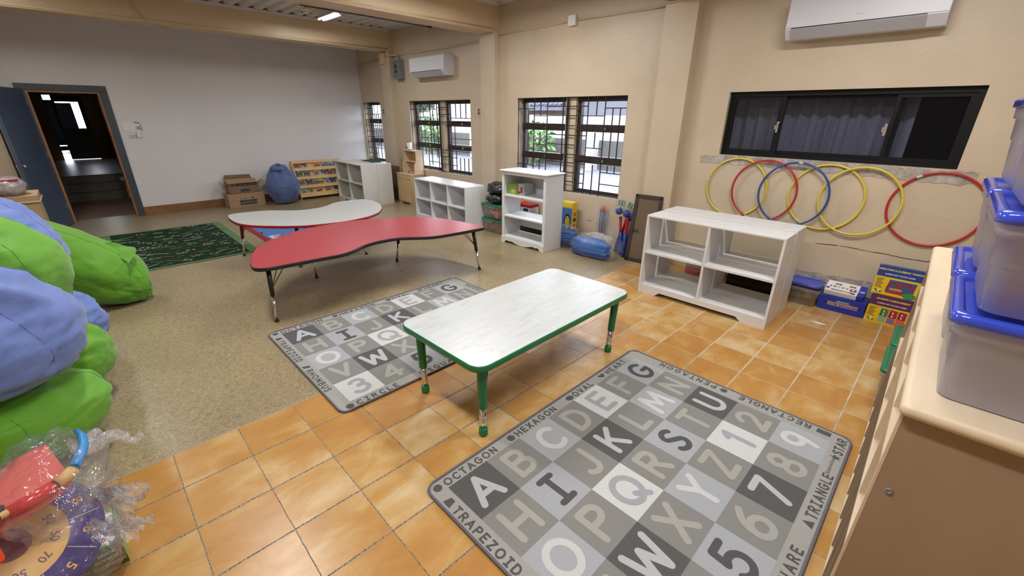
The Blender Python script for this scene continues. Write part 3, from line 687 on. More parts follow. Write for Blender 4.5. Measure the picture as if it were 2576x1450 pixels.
stroke(mb, [(1.70, .35), (1.80, .27)], .03, BKW, .0116, lambda u, v: (u, v))
for s, x, y in (('READ', .68, .52), ('HEAD', .92, .50), ('ON', .95, .22), ('IN', .45, .22), ('SUN', .3, .9), ('MAP', .75, 1.3)):
    u = 0
    for ch in s: u += glyph(mb, ch, u, 0, .06, .016, BKW, .0118, lambda a, b, x=x, y=y: (x * 1.58 + .05 - b, y * .8 + a)) + .02
mb.box((.2, .90, .0100), (1.2, 1.25, .0112), GRN); qd(1.05, 1.05, .3, .1, CHK, .0134); qd(1.2, 1.25, .2, .08, RDR, .0134)
mb.build('pile', t, fix=False)

# ------------------------------------------------------------ activity tables
def adj_leg(parent, top, foot, up_m, r0=.019, r1=.012, split=.52, brace=None, foot_m=BLACK):
    top, foot = Vector(top), Vector(foot); k = top.lerp(foot, split)
    mb = MB(); mb.tube([top, top.lerp(k, .6), k], [r0, r0, r0 * .92], up_m, n=12); l = mb.build('leg', parent)
    mb = MB(); mb.tube([k, foot + Vector((0, 0, .012))], r1, CHROME, n=12); mb.build('leg_insert', l)
    mb = MB(); mb.lathe([(r1 * 1.1, .022), (r1 * 1.5, .016), (r1 * 1.7, .004), (r1 * 1.5, 0)], foot_m, c=foot, n=12); mb.build('foot_glide', l)
    if brace:
        mb = MB()
        for b in brace: mb.tube([Vector(b), top.lerp(foot, .40)], .0038, BLACK, n=6)
        mb.build('brace', l)
    return l
RED_O = [(-1.545, 0.894), (-1.734, 0.956), (-1.925, 1.039), (-2.076, 1.138), (-2.233, 1.313), (-2.376, 1.573), (-2.437, 1.827), (-2.449, 2.145), (-2.378, 2.447), (-2.209, 2.789), (-2.042, 2.991), (-1.791, 3.134), (-1.459, 3.204), (-1.217, 3.24), (-1.110, 3.235), (-1.095, 3.16), (-1.105, 3.05), (-1.129, 2.794), (-1.175, 2.56), (-1.268, 2.412), (-1.365, 2.28), (-1.400, 2.14), (-1.395, 1.99), (-1.355, 1.85), (-1.280, 1.72), (-1.240, 1.62), (-1.232, 1.52), (-1.250, 1.35), (-1.262, 1.179), (-1.275, 1.013), (-1.297, 0.921), (-1.354, 0.872), (-1.435, 0.87)]
GRY_O = [(-3.767, 1.235), (-3.649, 1.208), (-3.445, 1.195), (-3.252, 1.204), (-3.108, 1.244), (-2.972, 1.318), (-2.824, 1.441), (-2.663, 1.617), (-2.553, 1.812), (-2.476, 2.092), (-2.485, 2.366), (-2.541, 2.532), (-2.642, 2.703), (-2.796, 2.834), (-2.95, 2.929), (-3.173, 3.02), (-3.36, 3.057), (-3.553, 3.065), (-3.67, 3.02), (-3.725, 2.893), (-3.735, 2.732), (-3.705, 2.60), (-3.638, 2.50), (-3.53, 2.374), (-3.475, 2.239), (-3.475, 2.069), (-3.545, 1.93), (-3.66, 1.80), (-3.75, 1.70), (-3.80, 1.547), (-3.827, 1.368), (-3.81, 1.27)]
def curved_table(label, outline, top_m, edge_m, leg_m, legs, zt=.52, th=.032, r0=.02):
    cx_ = sum(p[0] for p in outline) / len(outline); cy_ = sum(p[1] for p in outline) / len(outline)
    t = thing('curved_table', label, 'table', (cx_, cy_, 0))
    P = smooth_loop([(x - cx_, y - cy_) for x, y in outline], 4)
    area2 = sum(a[0] * b[1] - b[0] * a[1] for a, b in zip(P, P[1:] + P[:1]))
    if area2 < 0: P = list(reversed(P))
    Pi = inset(P, .004)
    mb = MB(); mb.prism(Pi, zt - th + .003, zt, top_m); mb.build('tabletop', t, fix=False)
    mb = MB(); Z = lambda Q, z: [Vector((x, y, z)) for x, y in Q]
    mb.rings([Z(Pi, zt - .001), Z(P, zt - .005), Z(P, zt - th + .004), Z(Pi, zt - th), Z(inset(P, .03), zt - th)], edge_m, cap=False); mb.build('edge_band', t, fix=False)
    for (tx, ty), (fx, fy), br in legs:
        adj_leg(t, (tx - cx_, ty - cy_, zt - th), (fx - cx_, fy - cy_, 0), leg_m, r0=r0, brace=[(tx - cx_ + a, ty - cy_ + b, zt - th) for a, b in br])
    return t
curved_table('crescent shaped table with red top, black edge and black legs', RED_O, REDTOP, BLACK, BLACK,
    [((-1.395, 0.985), (-1.33, 0.95), [(-.05, .17), (-.10, .12)]), ((-1.20, 3.13), (-1.149, 3.172), [(-.02, -.16), (-.12, -.06)]),
     ((-2.04, 2.66), (-2.103, 2.616), [(.1, -.1)]), ((-2.13, 1.60), (-2.195, 1.644), [(.12, .05)])], zt=.52, th=.034)
curved_table('crescent shaped table with grey top and red edge', GRY_O, GREYTOP, REDP, mat('red_table_leg', (0.22, .008, .012), .35),
    [((-3.60, 1.33), (-3.638, 1.285), [(.14, .06)]), ((-2.75, 1.70), (-2.693, 1.651), [(-.05, .14)]), ((-2.70, 2.42), (-2.628, 2.469), [(-.1, -.1)]), ((-3.50, 2.90), (-3.54, 2.96), [(.1, -.1)])], zt=.52, th=.032)
# low white table with green edge
def wood_white():
    m = D.materials.new('white_wood_grain_laminate'); m.use_nodes = True; nt = m.node_tree; b = nt.nodes['Principled BSDF']; N = nt.nodes.new; L = nt.links.new
    tc = N('ShaderNodeTexCoord'); mp = N('ShaderNodeMapping'); mp.inputs['Scale'].default_value = (7, .9, 1); L(tc.outputs['Object'], mp.inputs[0])
    n = N('ShaderNodeTexNoise'); n.inputs['Scale'].default_value = 3.0; n.inputs['Detail'].default_value = 7; n.inputs['Roughness'].default_value = .62; n.inputs['Distortion'].default_value = .9; L(mp.outputs[0], n.inputs['Vector'])
    w_ = N('ShaderNodeTexWave'); w_.wave_type = 'RINGS'; w_.inputs['Scale'].default_value = 1.3; w_.inputs['Distortion'].default_value = 9; w_.inputs['Detail'].default_value = 3; w_.inputs['Detail Scale'].default_value = 1.5; L(mp.outputs[0], w_.inputs['Vector'])
    cr = N('ShaderNodeValToRGB'); cr.color_ramp.elements[0].position = 0.0; cr.color_ramp.elements[0].color = (.40, .42, .42, 1); cr.color_ramp.elements[1].position = .10; cr.color_ramp.elements[1].color = (1, 1, 1, 1); L(w_.outputs[0], cr.inputs[0])
    c2 = N('ShaderNodeValToRGB'); c2.color_ramp.elements[0].position = .34; c2.color_ramp.elements[0].color = (.54, .57, .58, 1); c2.color_ramp.elements[1].position = .62; c2.color_ramp.elements[1].color = (.60, .63, .64, 1); L(n.outputs[0], c2.inputs[0])
    mx = N('ShaderNodeMix'); mx.data_type = 'RGBA'; mx.blend_type = 'MULTIPLY'; mx.inputs[0].default_value = .14; L(c2.outputs[0], mx.inputs[6]); L(cr.outputs[0], mx.inputs[7]); L(mx.outputs[2], b.inputs['Base Color'])
    b.inputs['Roughness'].default_value = .30
    return m
WOODTOP = wood_white()
x0, x1, y0, y1 = .325, 1.105, 1.235, 2.775
cxg, cyg = (x0 + x1) / 2, (y0 + y1) / 2
t = thing('low_table', 'low white table with green rim and stubby green and chrome legs', 'table', (cxg, cyg, 0), 0.012)
P = rrect(x0 - cxg, y0 - cyg, x1 - cxg, y1 - cyg, .085, 8); zt_ = .50
mb = MB(); mb.prism(inset(P, .006), zt_ - .03, zt_, WOODTOP); mb.build('tabletop', t, fix=False)
mb = MB(); Z = lambda Q, z: [Vector((x, y, z)) for x, y in Q]
mb.rings([Z(inset(P, .006), zt_ - .001), Z(inset(P, .002), zt_ - .003), Z(P, zt_ - .010), Z(P, zt_ - .030), Z(inset(P, .004), zt_ - .040), Z(inset(P, .03), zt_ - .042), Z(inset(P, .05), zt_ - .03)], GREENP, cap=False); mb.build('edge_band', t, fix=False)
for fx, fy, tx, ty in ((.461, 1.316, .43, 1.325), (1.043, 1.316, 1.03, 1.325), (1.026, 2.650, 1.03, 2.68), (.44, 2.650, .42, 2.68)):
    f_ = Vector((fx - cxg, fy - cyg, 0)); tp = Vector((tx - cxg, ty - cyg, zt_ - .035)); k = tp.lerp(f_, .60)
    mb = MB(); mb.tube([tp, tp.lerp(k, .12), k.lerp(tp, .02), k], [.034, .029, .026, .0255], GREENP, n=20); l = mb.build('leg', t)
    mb = MB(); mb.tube([k, f_ + Vector((0, 0, .03))], .0215, CHROME, n=20); mb.build('leg_insert', l)
    mb = MB(); mb.lathe([(.0225, .052), (.026, .048), (.027, .015), (.0255, 0)], GREENP, c=f_, n=20); mb.build('foot_cap', l)
    mb = MB(); sx_, sy_ = (1 if tp.x < 0 else -1), (1 if tp.y < 0 else -1)
    for dx, dy in ((.10 * sx_, .0), (0, .12 * sy_)):
        a = tp.lerp(f_, .33); b = tp + Vector((dx, dy, .0)); c = tp.lerp(f_, .10) + Vector((dx * .35, dy * .35, -.01))
        mb.tube([a + Vector((dx * .22, dy * .22, 0)), c, b], .0045, BLACK, n=6)
    mb.build('brace', l)

# ------------------------------------------------------------ shelf units
def panel_unit(t, W, Dp, H, cols, rows, kick, m=WHITE, th=.02, back=None, cut=None, top_over=0.0, base_m=None):
    """open shelf unit: local x along the front, front at y=0, back at y=Dp"""
    p = MB(); p.box((0, 0, 0), (th, Dp, H), m); p.build('side_panel', t)
    p = MB(); p.box((W - th, 0, 0), (W, Dp, H), m); p.build('side_panel', t)
    p = MB(); p.box((-top_over, -top_over, H - .001), (W + top_over, Dp, H + th - .001), m, bevel=.004); p.build('top_panel', t)
    for z in rows:
        p = MB(); p.box((th, .002, z - th), (W - th, Dp - .003, z), m); p.build('shelf_board', t)
    for x in cols:
        p = MB(); p.box((x - th / 2, .003, kick), (x + th / 2, Dp - .004, H), m); p.build('divider', t)
    if kick > .03:
        c0, c1, ch = cut or (W * .18, W * .82, .045)
        prof = [(th, 0), (c0, 0), (c0 + .05, ch), (c1 - .05, ch), (c1, 0), (W - th, 0), (W - th, kick - th), (th, kick - th)]
        p = MB(); p.prism(prof, -.018, 0, base_m or m, M=Matrix(((1, 0, 0, 0), (0, 0, -1, .002), (0, 1, 0, 0), (0, 0, 0, 1)))); p.build('kick_board', t)
    if back:
        p = MB(); p.box((th, Dp - .008, back[0]), (W - th, Dp - .002, back[1]), m); p.build('back_panel', t)
t = thing('storage_shelf', 'white open shelf of four openings facing the low white table', 'shelf', (.530, 3.955, 0), 0.004)
panel_unit(t, 1.234, .305, .805, [.617], [.095, .452], .095, cut=(.185, 1.035, .042))
front_shelf = t
dup(t, (.525, 4.305, 0), 0.0, label='white open shelf standing behind the four opening one, against the hoop wall side')
# bookcase with moulded top
t = thing('bookcase', 'tall white bookcase with scalloped base under the barred window', 'bookcase', (-1.868, 4.235, 0), 0.03)
W_, D_, H_ = .80, .36, 1.0
p = MB(); p.box((0, 0, 0), (.022, D_, H_), WHITE); p.build('side_panel', t)
p = MB(); p.box((W_ - .022, 0, 0), (W_, D_, H_), WHITE); p.build('side_panel', t)
p = MB(); p.box((0, -.012, 0), (.045, 0, H_), WHITE, bevel=.003); p.build('face_frame', t)
p = MB(); p.box((W_ - .045, -.012, 0), (W_, 0, H_), WHITE, bevel=.003); p.build('face_frame', t)
p = MB(); p.box((.045, -.012, H_ - .03), (W_ - .045, 0, H_), WHITE); p.build('face_frame', t)
p = MB(); P0 = rrect(-.03, -.04, W_ + .03, D_ + .0, .02, 3); Zz = lambda Q, z: [Vector((x, y, z)) for x, y in Q]
p.rings([Zz(inset(P0, .022), H_), Zz(inset(P0, .006), H_ + .012), Zz(P0, H_ + .016), Zz(P0, H_ + .026), Zz(inset(P0, .008), H_ + .032)], WHITE); p.build('top_panel', t)
for z in (.105, .405, .695): p = MB(); p.box((.022, -.008, z - .022), (W_ - .022, D_ - .004, z), WHITE, bevel=.003); p.build('shelf_board', t)
for a, b in ((.69, .98), (.18, .40)): p = MB(); p.box((.02, D_ - .008, a), (W_ - .02, D_ - .002, b), WHITE); p.build('back_panel', t)
sc = [(0, 0), (.06, 0), (.075, .02), (.10, .038), (.135, .035), (.155, .028), (.18, .04), (.24, .030), (.33, .008), (.40, 0.004), (.47, .008), (.56, .03), (.62, .04), (.645, .028), (.665, .035), (.70, .038), (.725, .02), (.74, 0), (.80, 0), (.80, .09), (0, .09)]
p = MB(); p.prism(sc, -.022, -.010, WHITE, M=Matrix(((1, 0, 0, 0), (0, 0, -1, -.034), (0, 1, 0, 0), (0, 0, 0, 1)))) ; p.build('scalloped_apron', t)
# six-opening cube shelf
t = thing('cube_shelf', 'white cube shelf of six openings below the twin barred windows', 'shelf', (-3.965, 4.115, 0), 0.0)
panel_unit(t, 1.40, .385, .69, [.467, .933], [.10, .385], .10, back=None, th=.02)
p = MB(); p.box((.02, .377, .10), (.85, .383, .66), WHITE); p.box((.93, .377, .10), (1.30, .383, .66), WHITE); p.build('back_panel', t)
# pair of four-opening shelves back to back
t = thing('cube_shelf', 'off white four opening shelf with its openings facing the curved tables', 'shelf', (-6.69, 3.925, 0), 0.0)
panel_unit(t, 1.17, .325, .79, [.56], [.08, .44], .08, m=OFFWHITE, back=(.06, .78), cut=(.25, .95, .04))
t2 = dup(t, (-5.52, 4.578, 0), PI, label='off white shelf turned to the window, backing onto the four opening shelf')
# picture-book rack along the white wall
t = thing('book_display_rack', 'maple book display rack holding four rows of picture books', 'book rack', (-7.10, 3.27, 0), PI / 2)
# local x along the wall (+y world), local y away towards the wall (-x world)
RWd, RH = 1.05, .77
side = [(.0, 0), (.36, 0), (.36, .77), (.30, .79), (.24, .765), (.02, .12), (0, .08)]
for x in (0, RWd - .02):
    p = MB(); p.prism(side, 0, .02, RACKW, M=Matrix(((0, 0, 1, x), (1, 0, 0, -.005), (0, 1, 0, 0), (0, 0, 0, 1)))); p.build('side_panel', t)
def rackpt(s, out=0.0):      # s: 0 bottom .. 1 top along the leaning face
    y, z = .03 + .23 * s, .06 + .70 * s; L_ = math.hypot(.23, .70); return Vector((0, y - out * .70 / L_, z + out * .23 / L_))
p = MB(); a, b = rackpt(0, -.035), rackpt(1.0, -.035); c, d = rackpt(1.0, -.028), rackpt(0, -.028)
p.prism([(a.y, a.z), (b.y, b.z), (c.y, c.z), (d.y, d.z)], .02, RWd - .02, RACKW, M=Matrix(((0, 0, 1, 0), (1, 0, 0, 0), (0, 1, 0, 0), (0, 0, 0, 1)))); p.build('back_panel', t)
MZ = Matrix(((0, 0, 1, 0), (1, 0, 0, 0), (0, 1, 0, 0), (0, 0, 0, 1)))
lips = (-.02, .235, .485, .735)
for k, s in enumerate(lips):
    hgt = .12 if k == 0 else .085
    a, b, c, d = rackpt(s, .02), rackpt(s + hgt, .02), rackpt(s + hgt, .03), rackpt(s, .03)
    p = MB(); p.prism([(a.y, a.z), (b.y, b.z), (c.y, c.z), (d.y, d.z)], .02, RWd - .02, RACKW, M=MZ)
    a, b, c, d = rackpt(s, -.03), rackpt(s + .01, -.03), rackpt(s + .01, .02), rackpt(s, .02)
    p.prism([(a.y, a.z), (b.y, b.z), (c.y, c.z), (d.y, d.z)], .02, RWd - .02, RACKW, M=MZ); p.build('book_ledge', t)
a, b, c, d = rackpt(.955, -.03), rackpt(1.03, -.03), rackpt(1.03, .01), rackpt(.955, .01)
p = MB(); p.prism([(a.y, a.z), (b.y, b.z), (c.y, c.z), (d.y, d.z)], .02, RWd - .02, RACKW, M=MZ); p.build('top_rail', t)
Mrack = Matrix.Translation((-7.10, 3.27, 0)) @ Matrix.Rotation(PI / 2, 4, 'Z')
SKIN = mat('printed_warm_brown', (.35, .17, .10), .6); HAIRC = mat('printed_black', (.02, .015, .015), .6); SKYC = mat('printed_pale_blue', (.30, .45, .62), .6)
CRM_ = mat('printed_cream', (.5, .45, .36), .6); TEALC = mat('printed_teal', (.05, .16, .18), .6); GRNC = mat('printed_green', (.12, .2, .07), .6); RDP = mat('printed_red', (.3, .03, .03), .6)
BOOKS = {0: [(.0, 'pale blue'), (.13, 'olive and tan'), (.33, 'peach'), (.53, 'brown and white'), (.72, 'black and white'), (.86, 'dark brown')],
         1: [(.0, 'green'), (.16, 'purple'), (.29, 'light green'), (.40, 'yellow'), (.55, 'sky blue'), (.68, 'navy'), (.84, 'red')],
         2: [(.0, 'dark green'), (.16, 'teal'), (.36, 'orange'), (.54, 'royal blue'), (.67, 'bright red'), (.82, 'forest green')],
         3: [(.0, 'crimson'), (.15, 'dark red'), (.42, 'orange and brown'), (.58, 'light blue'), (.72, 'aqua and lime'), (.86, 'blue and black')]}
CC = {'pale blue': (.25, .38, .52), 'olive and tan': (.30, .28, .08), 'peach': (.55, .27, .18), 'brown and white': (.30, .16, .12), 'black and white': (.06, .05, .06), 'dark brown': (.10, .05, .04), 'green': (.08, .22, .12), 'purple': (.10, .02, .17), 'light green': (.20, .33, .12), 'yellow': (.75, .48, .02), 'sky blue': (.12, .25, .42), 'navy': (.015, .025, .12), 'red': (.35, .01, .02), 'dark green': (.02, .10, .06), 'teal': (.01, .13, .22), 'orange': (.60, .18, .08), 'royal blue': (.01, .05, .25), 'bright red': (.50, .02, .03), 'forest green': (.03, .11, .05), 'crimson': (.42, .01, .03), 'dark red': (.22, .01, .03), 'orange and brown': (.65, .22, .04), 'light blue': (.25, .36, .60), 'aqua and lime': (.25, .48, .55), 'blue and black': (.06, .14, .35)}
rown = ('bottom row', 'third row down', 'second row', 'top row')
for k, bs in BOOKS.items():
    for i, (x, cname) in enumerate(bs):
        bw, bh = .125, .215; s0 = lips[k] + .012
        o = rackpt(s0, .0); up = (rackpt(1) - rackpt(0)).normalized(); nx_ = Vector((0, -.70, .23)).normalized()
        M = Mrack @ frame_m(Vector((.045 + x, o.y, o.z)) , (1, 0, 0), up)
        M = M @ Matrix.Translation((0, 0, -.018 + .0 * i))
        cm_ = mat('book_cover_' + cname.replace(' ', '_'), CC[cname], .35)
        pl = 'at the left end' if i == 0 else ('at the right end' if i == len(bs) - 1 else 'in the middle')
        b_ = thing('picture_book', '%s picture book %s of the rack %s' % (cname, pl, rown[k]), 'book', group='picture books on the rack'); b_.matrix_world = M
        p = MB(); p.box((0, 0, 0), (bw, bh, .010), cm_, bevel=.0015); p.build('cover', b_)
        p = MB(); rb = random.Random(k * 17 + i)
        p.quad([(.004, .05, .0104), (bw - .004, .05, .0104), (bw - .004, .105 + .03 * rb.random(), .0104), (.004, .10 + .03 * rb.random(), .0104)], (SKYC, CRM_, TEALC, GRNC)[(i + k) % 4])
        for hx in ((.5,), (.3, .72), (.62,))[(i * 2 + k) % 3]:
            yc = .072 + .022 * rb.random() + (.012 if k == 0 else 0); rr_ = .021 + .007 * rb.random()
            p._f([p.bm.verts.new((bw * hx + rr_ * 1.35 * math.cos(a), yc + .006 + rr_ * 1.3 * math.sin(a), .0106)) for a in (2 * PI * q / 14 for q in range(14))], HAIRC)
            p._f([p.bm.verts.new((bw * hx + rr_ * math.cos(a), yc - .004 + rr_ * math.sin(a), .0110)) for a in (2 * PI * q / 14 for q in range(14))], SKIN)
            p.quad([(bw * hx - .03, .04, .0108), (bw * hx + .03, .04, .0108), (bw * hx + .02, yc - rr_ * .9, .0108), (bw * hx - .02, yc - rr_ * .9, .0108)], (RDP, CRM_, HAIRC)[rb.randrange(3)])
        if k > 0:
            p.box((.02, bh - .045, .010), (bw - .02, bh - .034, .0108), PAPER); p.box((.03, bh - .062, .010), (bw - .03, bh - .054, .0108), PAPER)
        p.build('cover_picture', b_, fix=False)
# ------------------------------------------------------------ long birch cubby shelf on the right with clear bins on top
GX, GY, GR = 2.640, 1.31, 0.018
HS, LS, DS = 1.10, 1.88, .46
t = thing('cubby_shelf', 'long birch shelf with many upright dividers carrying the blue lidded bins', 'shelf', (GX, GY, 0), GR)
p = MB(); P = rrect(-.010, -.022, DS + .02, LS + .022, .018, 4); Zq = lambda Q, z: [Vector((x, y, z)) for x, y in Q]
p.rings([Zq(inset(P, .012), HS - .034), Zq(inset(P, .003), HS - .028), Zq(P, HS - .017), Zq(inset(P, .003), HS - .006), Zq(inset(P, .012), HS)], MAPLE); p.build('top_board', t)
pe = MB(); pe.box((0, 0, 0), (DS, .018, HS - .034), BIRCHSH); e_ = pe.build('end_panel', t)
p = MB(); p.box((-.002, -.0005, 0), (.004, .0185, HS - .036), BIRCH); p.build('panel_edge', e_)
p = MB(); p.lathe([(0, .002), (.004, .002), (.0045, .0035), (.0075, .0035), (.0085, 0)], STEELD, M=Matrix.Translation((.035, 0, .84)) @ Matrix.Rotation(PI / 2, 4, 'X'), n=16); p.build('screw', e_)
pe = MB(); pe.box((0, LS - .018, 0), (DS, LS, HS - .034), BIRCHSH); pe.build('end_panel', t)
pe = MB(); pe.box((DS - .012, .018, .02), (DS - .002, LS - .018, HS - .034), BIRCHSH); pe.build('back_panel', t)
for z in (.88, .56, .07): p = MB(); p.box((.001, .018, z - .016), (DS - .012, LS - .018, z), MAPLE); p.build('shelf_board', t)
for k in range(1, 5):
    y = .018 + (LS - .036) * k / 5
    p = MB(); p.box((.002, y - .008, .88), (DS - .012, y + .008, HS - .034), BIRCH); p.build('divider', t)
for k in range(1, 5):
    y = .018 + (LS - .036) * k / 5 - .06
    p = MB(); p.box((.002, y - .008, .56), (DS - .012, y + .008, .864), BIRCH); p.build('divider', t)
for k in range(1, 10):
    y = .018 + (LS - .036) * k / 10
    p = MB(); p.box((.002, y - .006, .07), (DS - .012, y + .006, .544), BIRCHSH); p.build('divider', t)
FROST = film('frosted_clear_plastic', (0.86, 0.86, 0.95), 0.40, 0.28, diffuse=(0.62, 0.61, 0.76), gloss=.35)
BLID = film('translucent_blue_lid', (0.05, 0.08, 0.75), 0.12, 0.16, diffuse=(0.035, 0.075, 0.62), gloss=.35)
CLR = film('clear_bin_plastic', (0.88, 0.88, 0.90), 0.60, 0.15, diffuse=(0.50, 0.47, 0.45), gloss=.35)
GLID = mat('green_bin_lid', (0.008, 0.17, 0.075), .35)
def bin_(label, loc, rz, w, d, h, lid_m, body_m, group=None, name='storage_bin', lidtilt=None, taper=.035, lid=True):
    """lidded bin: footprint of the lid w (x) by d (y), total height h, origin at the bottom corner of the lid footprint"""
    t = thing(name, label, 'bin', loc, rz, group)
    lip, lt = .012, .018
    R = lambda i, z, r=.03: [Vector((x, y, z)) for x, y in rrect(i, i, w - i, d - i, r, 5)]
    p = MB(); zb = h - lt
    p.rings([R(taper + .006, .0), R(taper, .004), R(taper - .010, zb * .50), R(taper - .014, zb * .52), R(.016, zb - .045), R(.010, zb - .043), R(.008, zb - .02), R(.008, zb)], body_m, cap=False)
    p._f([p.bm.verts.new(v) for v in reversed(R(taper + .006, .0005))], body_m); p.build('bin_body', t)
    if lid:
        p = MB(); T = Matrix.Identity(4) if not lidtilt else lidtilt
        Rl = lambda i, z, r=.03: [T @ v for v in R(i, z, r)]
        p.rings([Rl(.004, zb - .014), Rl(0, zb - .012), Rl(0, zb + .006), Rl(.006, zb + .012), Rl(.018, zb + .013), Rl(.026, zb + .004)], lid_m, cap=False)
        p._f([p.bm.verts.new(v) for v in Rl(.026, zb + .004)], lid_m)
        p.build('bin_lid', t)
    return t
Mg = Matrix.Translation((GX, GY, 0)) @ Matrix.Rotation(GR, 4, 'Z')
names = ('bottom', 'middle', 'top')
b0 = None
for c, y in enumerate((.045, .455)):
    for r in range(3):
        loc = Mg @ Vector((.012 + .003 * (r % 2), y - .006 * r, HS + .232 * r))
        lb = 'frosted clear bin with blue lid, %s of the %s stack on the birch shelf' % (names[r], ('nearest', 'farther')[c])
        if b0 is None: b0 = bin_(lb, loc, GR, .50, .385, .232, BLID, FROST, group='blue lidded bins on the birch shelf')
        else: dup(b0, loc, GR, label=lb)
# green lidded bins beyond the shelf
for k, (x, y) in enumerate(((2.575, 3.26), (2.575, 3.72))):
    g = bin_('clear bin with green lid on the floor beyond the birch shelf, %s one' % ('nearer', 'farther')[k], (x, y, 0), .02, .34, .42, .30, GLID, FROST, group='green lidded bins past the shelf')

# ------------------------------------------------------------ hoops on the wall
HY = mat('yellow_hoop_plastic', (0.68, 0.55, 0.055), .3); HR = mat('red_hoop_plastic', (0.47, 0.022, 0.018), .3); HB = mat('blue_hoop_plastic', (0.025, 0.075, 0.28), .3)
LAB = mat('hoop_joint_label', (.55, .55, .55), .4)
hoops = [(.935, HY, 'yellow hoop, leftmost of the row hung under the black window', 170), (1.215, HR, 'red hoop hung between the leftmost yellow hoop and the blue hoop', 250), (1.487, HB, 'blue hoop hanging under the black window', 88),
         (1.752, HY, 'yellow hoop overlapping the right side of the blue hoop', 235), (2.015, HY, 'yellow hoop overlapping the red hoop at the right end', 262), (2.528, HR, 'red hoop at the right end, partly behind the clear bins', 122)]
for i, (x, m_, lb, la) in enumerate(hoops):
    ro = .304; zc = 1.022; yy = YW - .016 - (0, .021, .042, 0, .021, 0)[i]
    t = thing('hoop', lb, 'hoop', (x, yy, zc), 0, 'plastic hoops hung on the wall')
    p = MB(); p.tube([(ro * math.cos(2 * PI * k / 72), 0, ro * math.sin(2 * PI * k / 72)) for k in range(72)], .0098, m_, n=10, closed=True); p.build('ring', t)
    a0 = math.radians(la); p = MB(); p.tube([(ro * math.cos(a0 + d), 0, ro * math.sin(a0 + d)) for d in (-.06, -.03, 0, .03, .06)], .0104, LAB, n=10); p.build('joint_label', t)
    p = MB(); p.tube([(0, YW - yy, ro - .0125), (0, -.012, ro - .0125), (0, -.013, ro - .004)], .0026, STEELD, n=6); p.build('hanging_nail', t)

# ------------------------------------------------------------ air conditioners, switch boxes, conduits, lamp, detector
def aircon(label, loc, W_=1.07, H_=.32):
    t = thing('air_conditioner', label, 'air conditioner', loc, 0)
    # local: x along wall, y=0 at the wall towards -y, z up from the bottom
    prof = [(0, .02), (0, H_), (-.17, H_), (-.205, H_ - .02), (-.215, .105), (-.205, .09)]
    Mx = Matrix(((0, 0, 1, 0), (1, 0, 0, 0), (0, 1, 0, 0), (0, 0, 0, 1)))
    p = MB(); p.prism([(0, .02), (0, H_), (-.18, H_), (-.20, H_ - .025), (-.205, .075), (-.14, .0), (-.03, .0)], 0, W_, ACW, M=Mx); p.build('casing', t)
    p = MB(); p.prism([(-.198, H_ - .03), (-.2035, .085), (-.212, .085), (-.208, H_ - .02), (-.19, H_ - .004)], .004, W_ - .004, ACW, M=Mx); p.build('front_panel', t)
    p = MB(); p.prism([(-.207, .072), (-.147, .002), (-.152, -.003), (-.212, .068)], .045, W_ - .12, ACG, M=Mx); p.build('air_vane', t)
    p = MB(); p.prism([(-.2055, .078), (-.2055, .084), (-.209, .084), (-.209, .078)], .045, W_ - .12, BLACK, M=Mx); p.build('vane_gap', t)
    text(t, 'Gree', .022, ACG, frame_m(Vector((W_ * .49, -.2126, .135)), (1, 0, 0), (0, 0, 1)), extrude=.0003, name='maker_mark')
    return t
a1 = aircon('white wall air conditioner high above the barred double window', (-5.045, YW, 2.36))
dup(a1, (1.145, YW, 2.385), label='large white air conditioner above the black sliding window')
p = MB(); t = thing('breaker_box', 'grey metal breaker box on the wall beside the far air conditioner', 'electric box', (-5.79, YW, 2.37))
p.box((0, -.115, 0), (.24, 0, .34), STEELD, bevel=.004); p.build('box_body', t)
p = MB(); p.box((.02, -.119, .02), (.22, -.114, .32), mat('grey_steel_door', (.16, .18, .19), .4), bevel=.003); dr = p.build('box_door', t)
p = MB(); p.box((.09, -.124, .19), (.14, -.118, .25), BLACK); p.box((.09, -.124, .11), (.14, -.118, .16), BLACK); p.build('breaker_handle', dr)
p = MB(); p.box((-1.485, YW - .05, 2.805), (-1.36, YW, 2.925), PAPER, bevel=.006)
t = tag(p.build('junction_box'), 'small white junction box on the conduit above the middle barred window', 'electric box')
for x, z in ((-1.475, 2.815), (-1.37, 2.815), (-1.475, 2.915), (-1.37, 2.915)):
    p = MB(); p.lathe([(.004, 0), (.004, .002), (0, .002)], STEELD, M=Matrix.Translation((x, YW - .05, z)) @ Matrix.Rotation(PI / 2, 4, 'X'), n=8); p.build('screw', t)
def run(label, pts, r=.009, name='conduit'):
    p = MB(); p.tube(pts, r, BEAMM, n=8); return tag(p.build(name), label, 'conduit')
yw_ = YW - .012; yp = YW - .132
run('thin painted conduit along the wall from the middle pillar over the white junction box', [(-2.78, YW - .06, 2.845), (-2.60, yw_, 2.855), (-1.49, yw_, 2.862)], .009)
run('thin painted conduit from the white junction box across the right pillar', [(-1.355, yw_, 2.862), (-.30, yw_, 2.850), (-.16, yw_ - .03, 2.848), (-.105, yp, 2.852), (.28, yp, 2.855), (.36, yw_ - .02, 2.865), (.50, yw_, 2.88), (1.10, yw_, 2.90)], .009)
run('painted conduit dipping across the wall above the far air conditioner', [(-5.89, yp + .02, 2.83), (-5.75, yw_, 2.80), (-4.2, yw_, 2.79), (-3.32, yw_, 2.80), (-3.25, yw_, 2.795), (-3.235, yw_, 2.75)], .011)
run('short bent conduit rising from the grey breaker box', [(-5.67, YW - .05, 2.70), (-5.67, YW - .05, 2.74), (-5.72, YW - .06, 2.79), (-5.88, yp, 2.80), (-6.05, yp, 2.785)], .012)
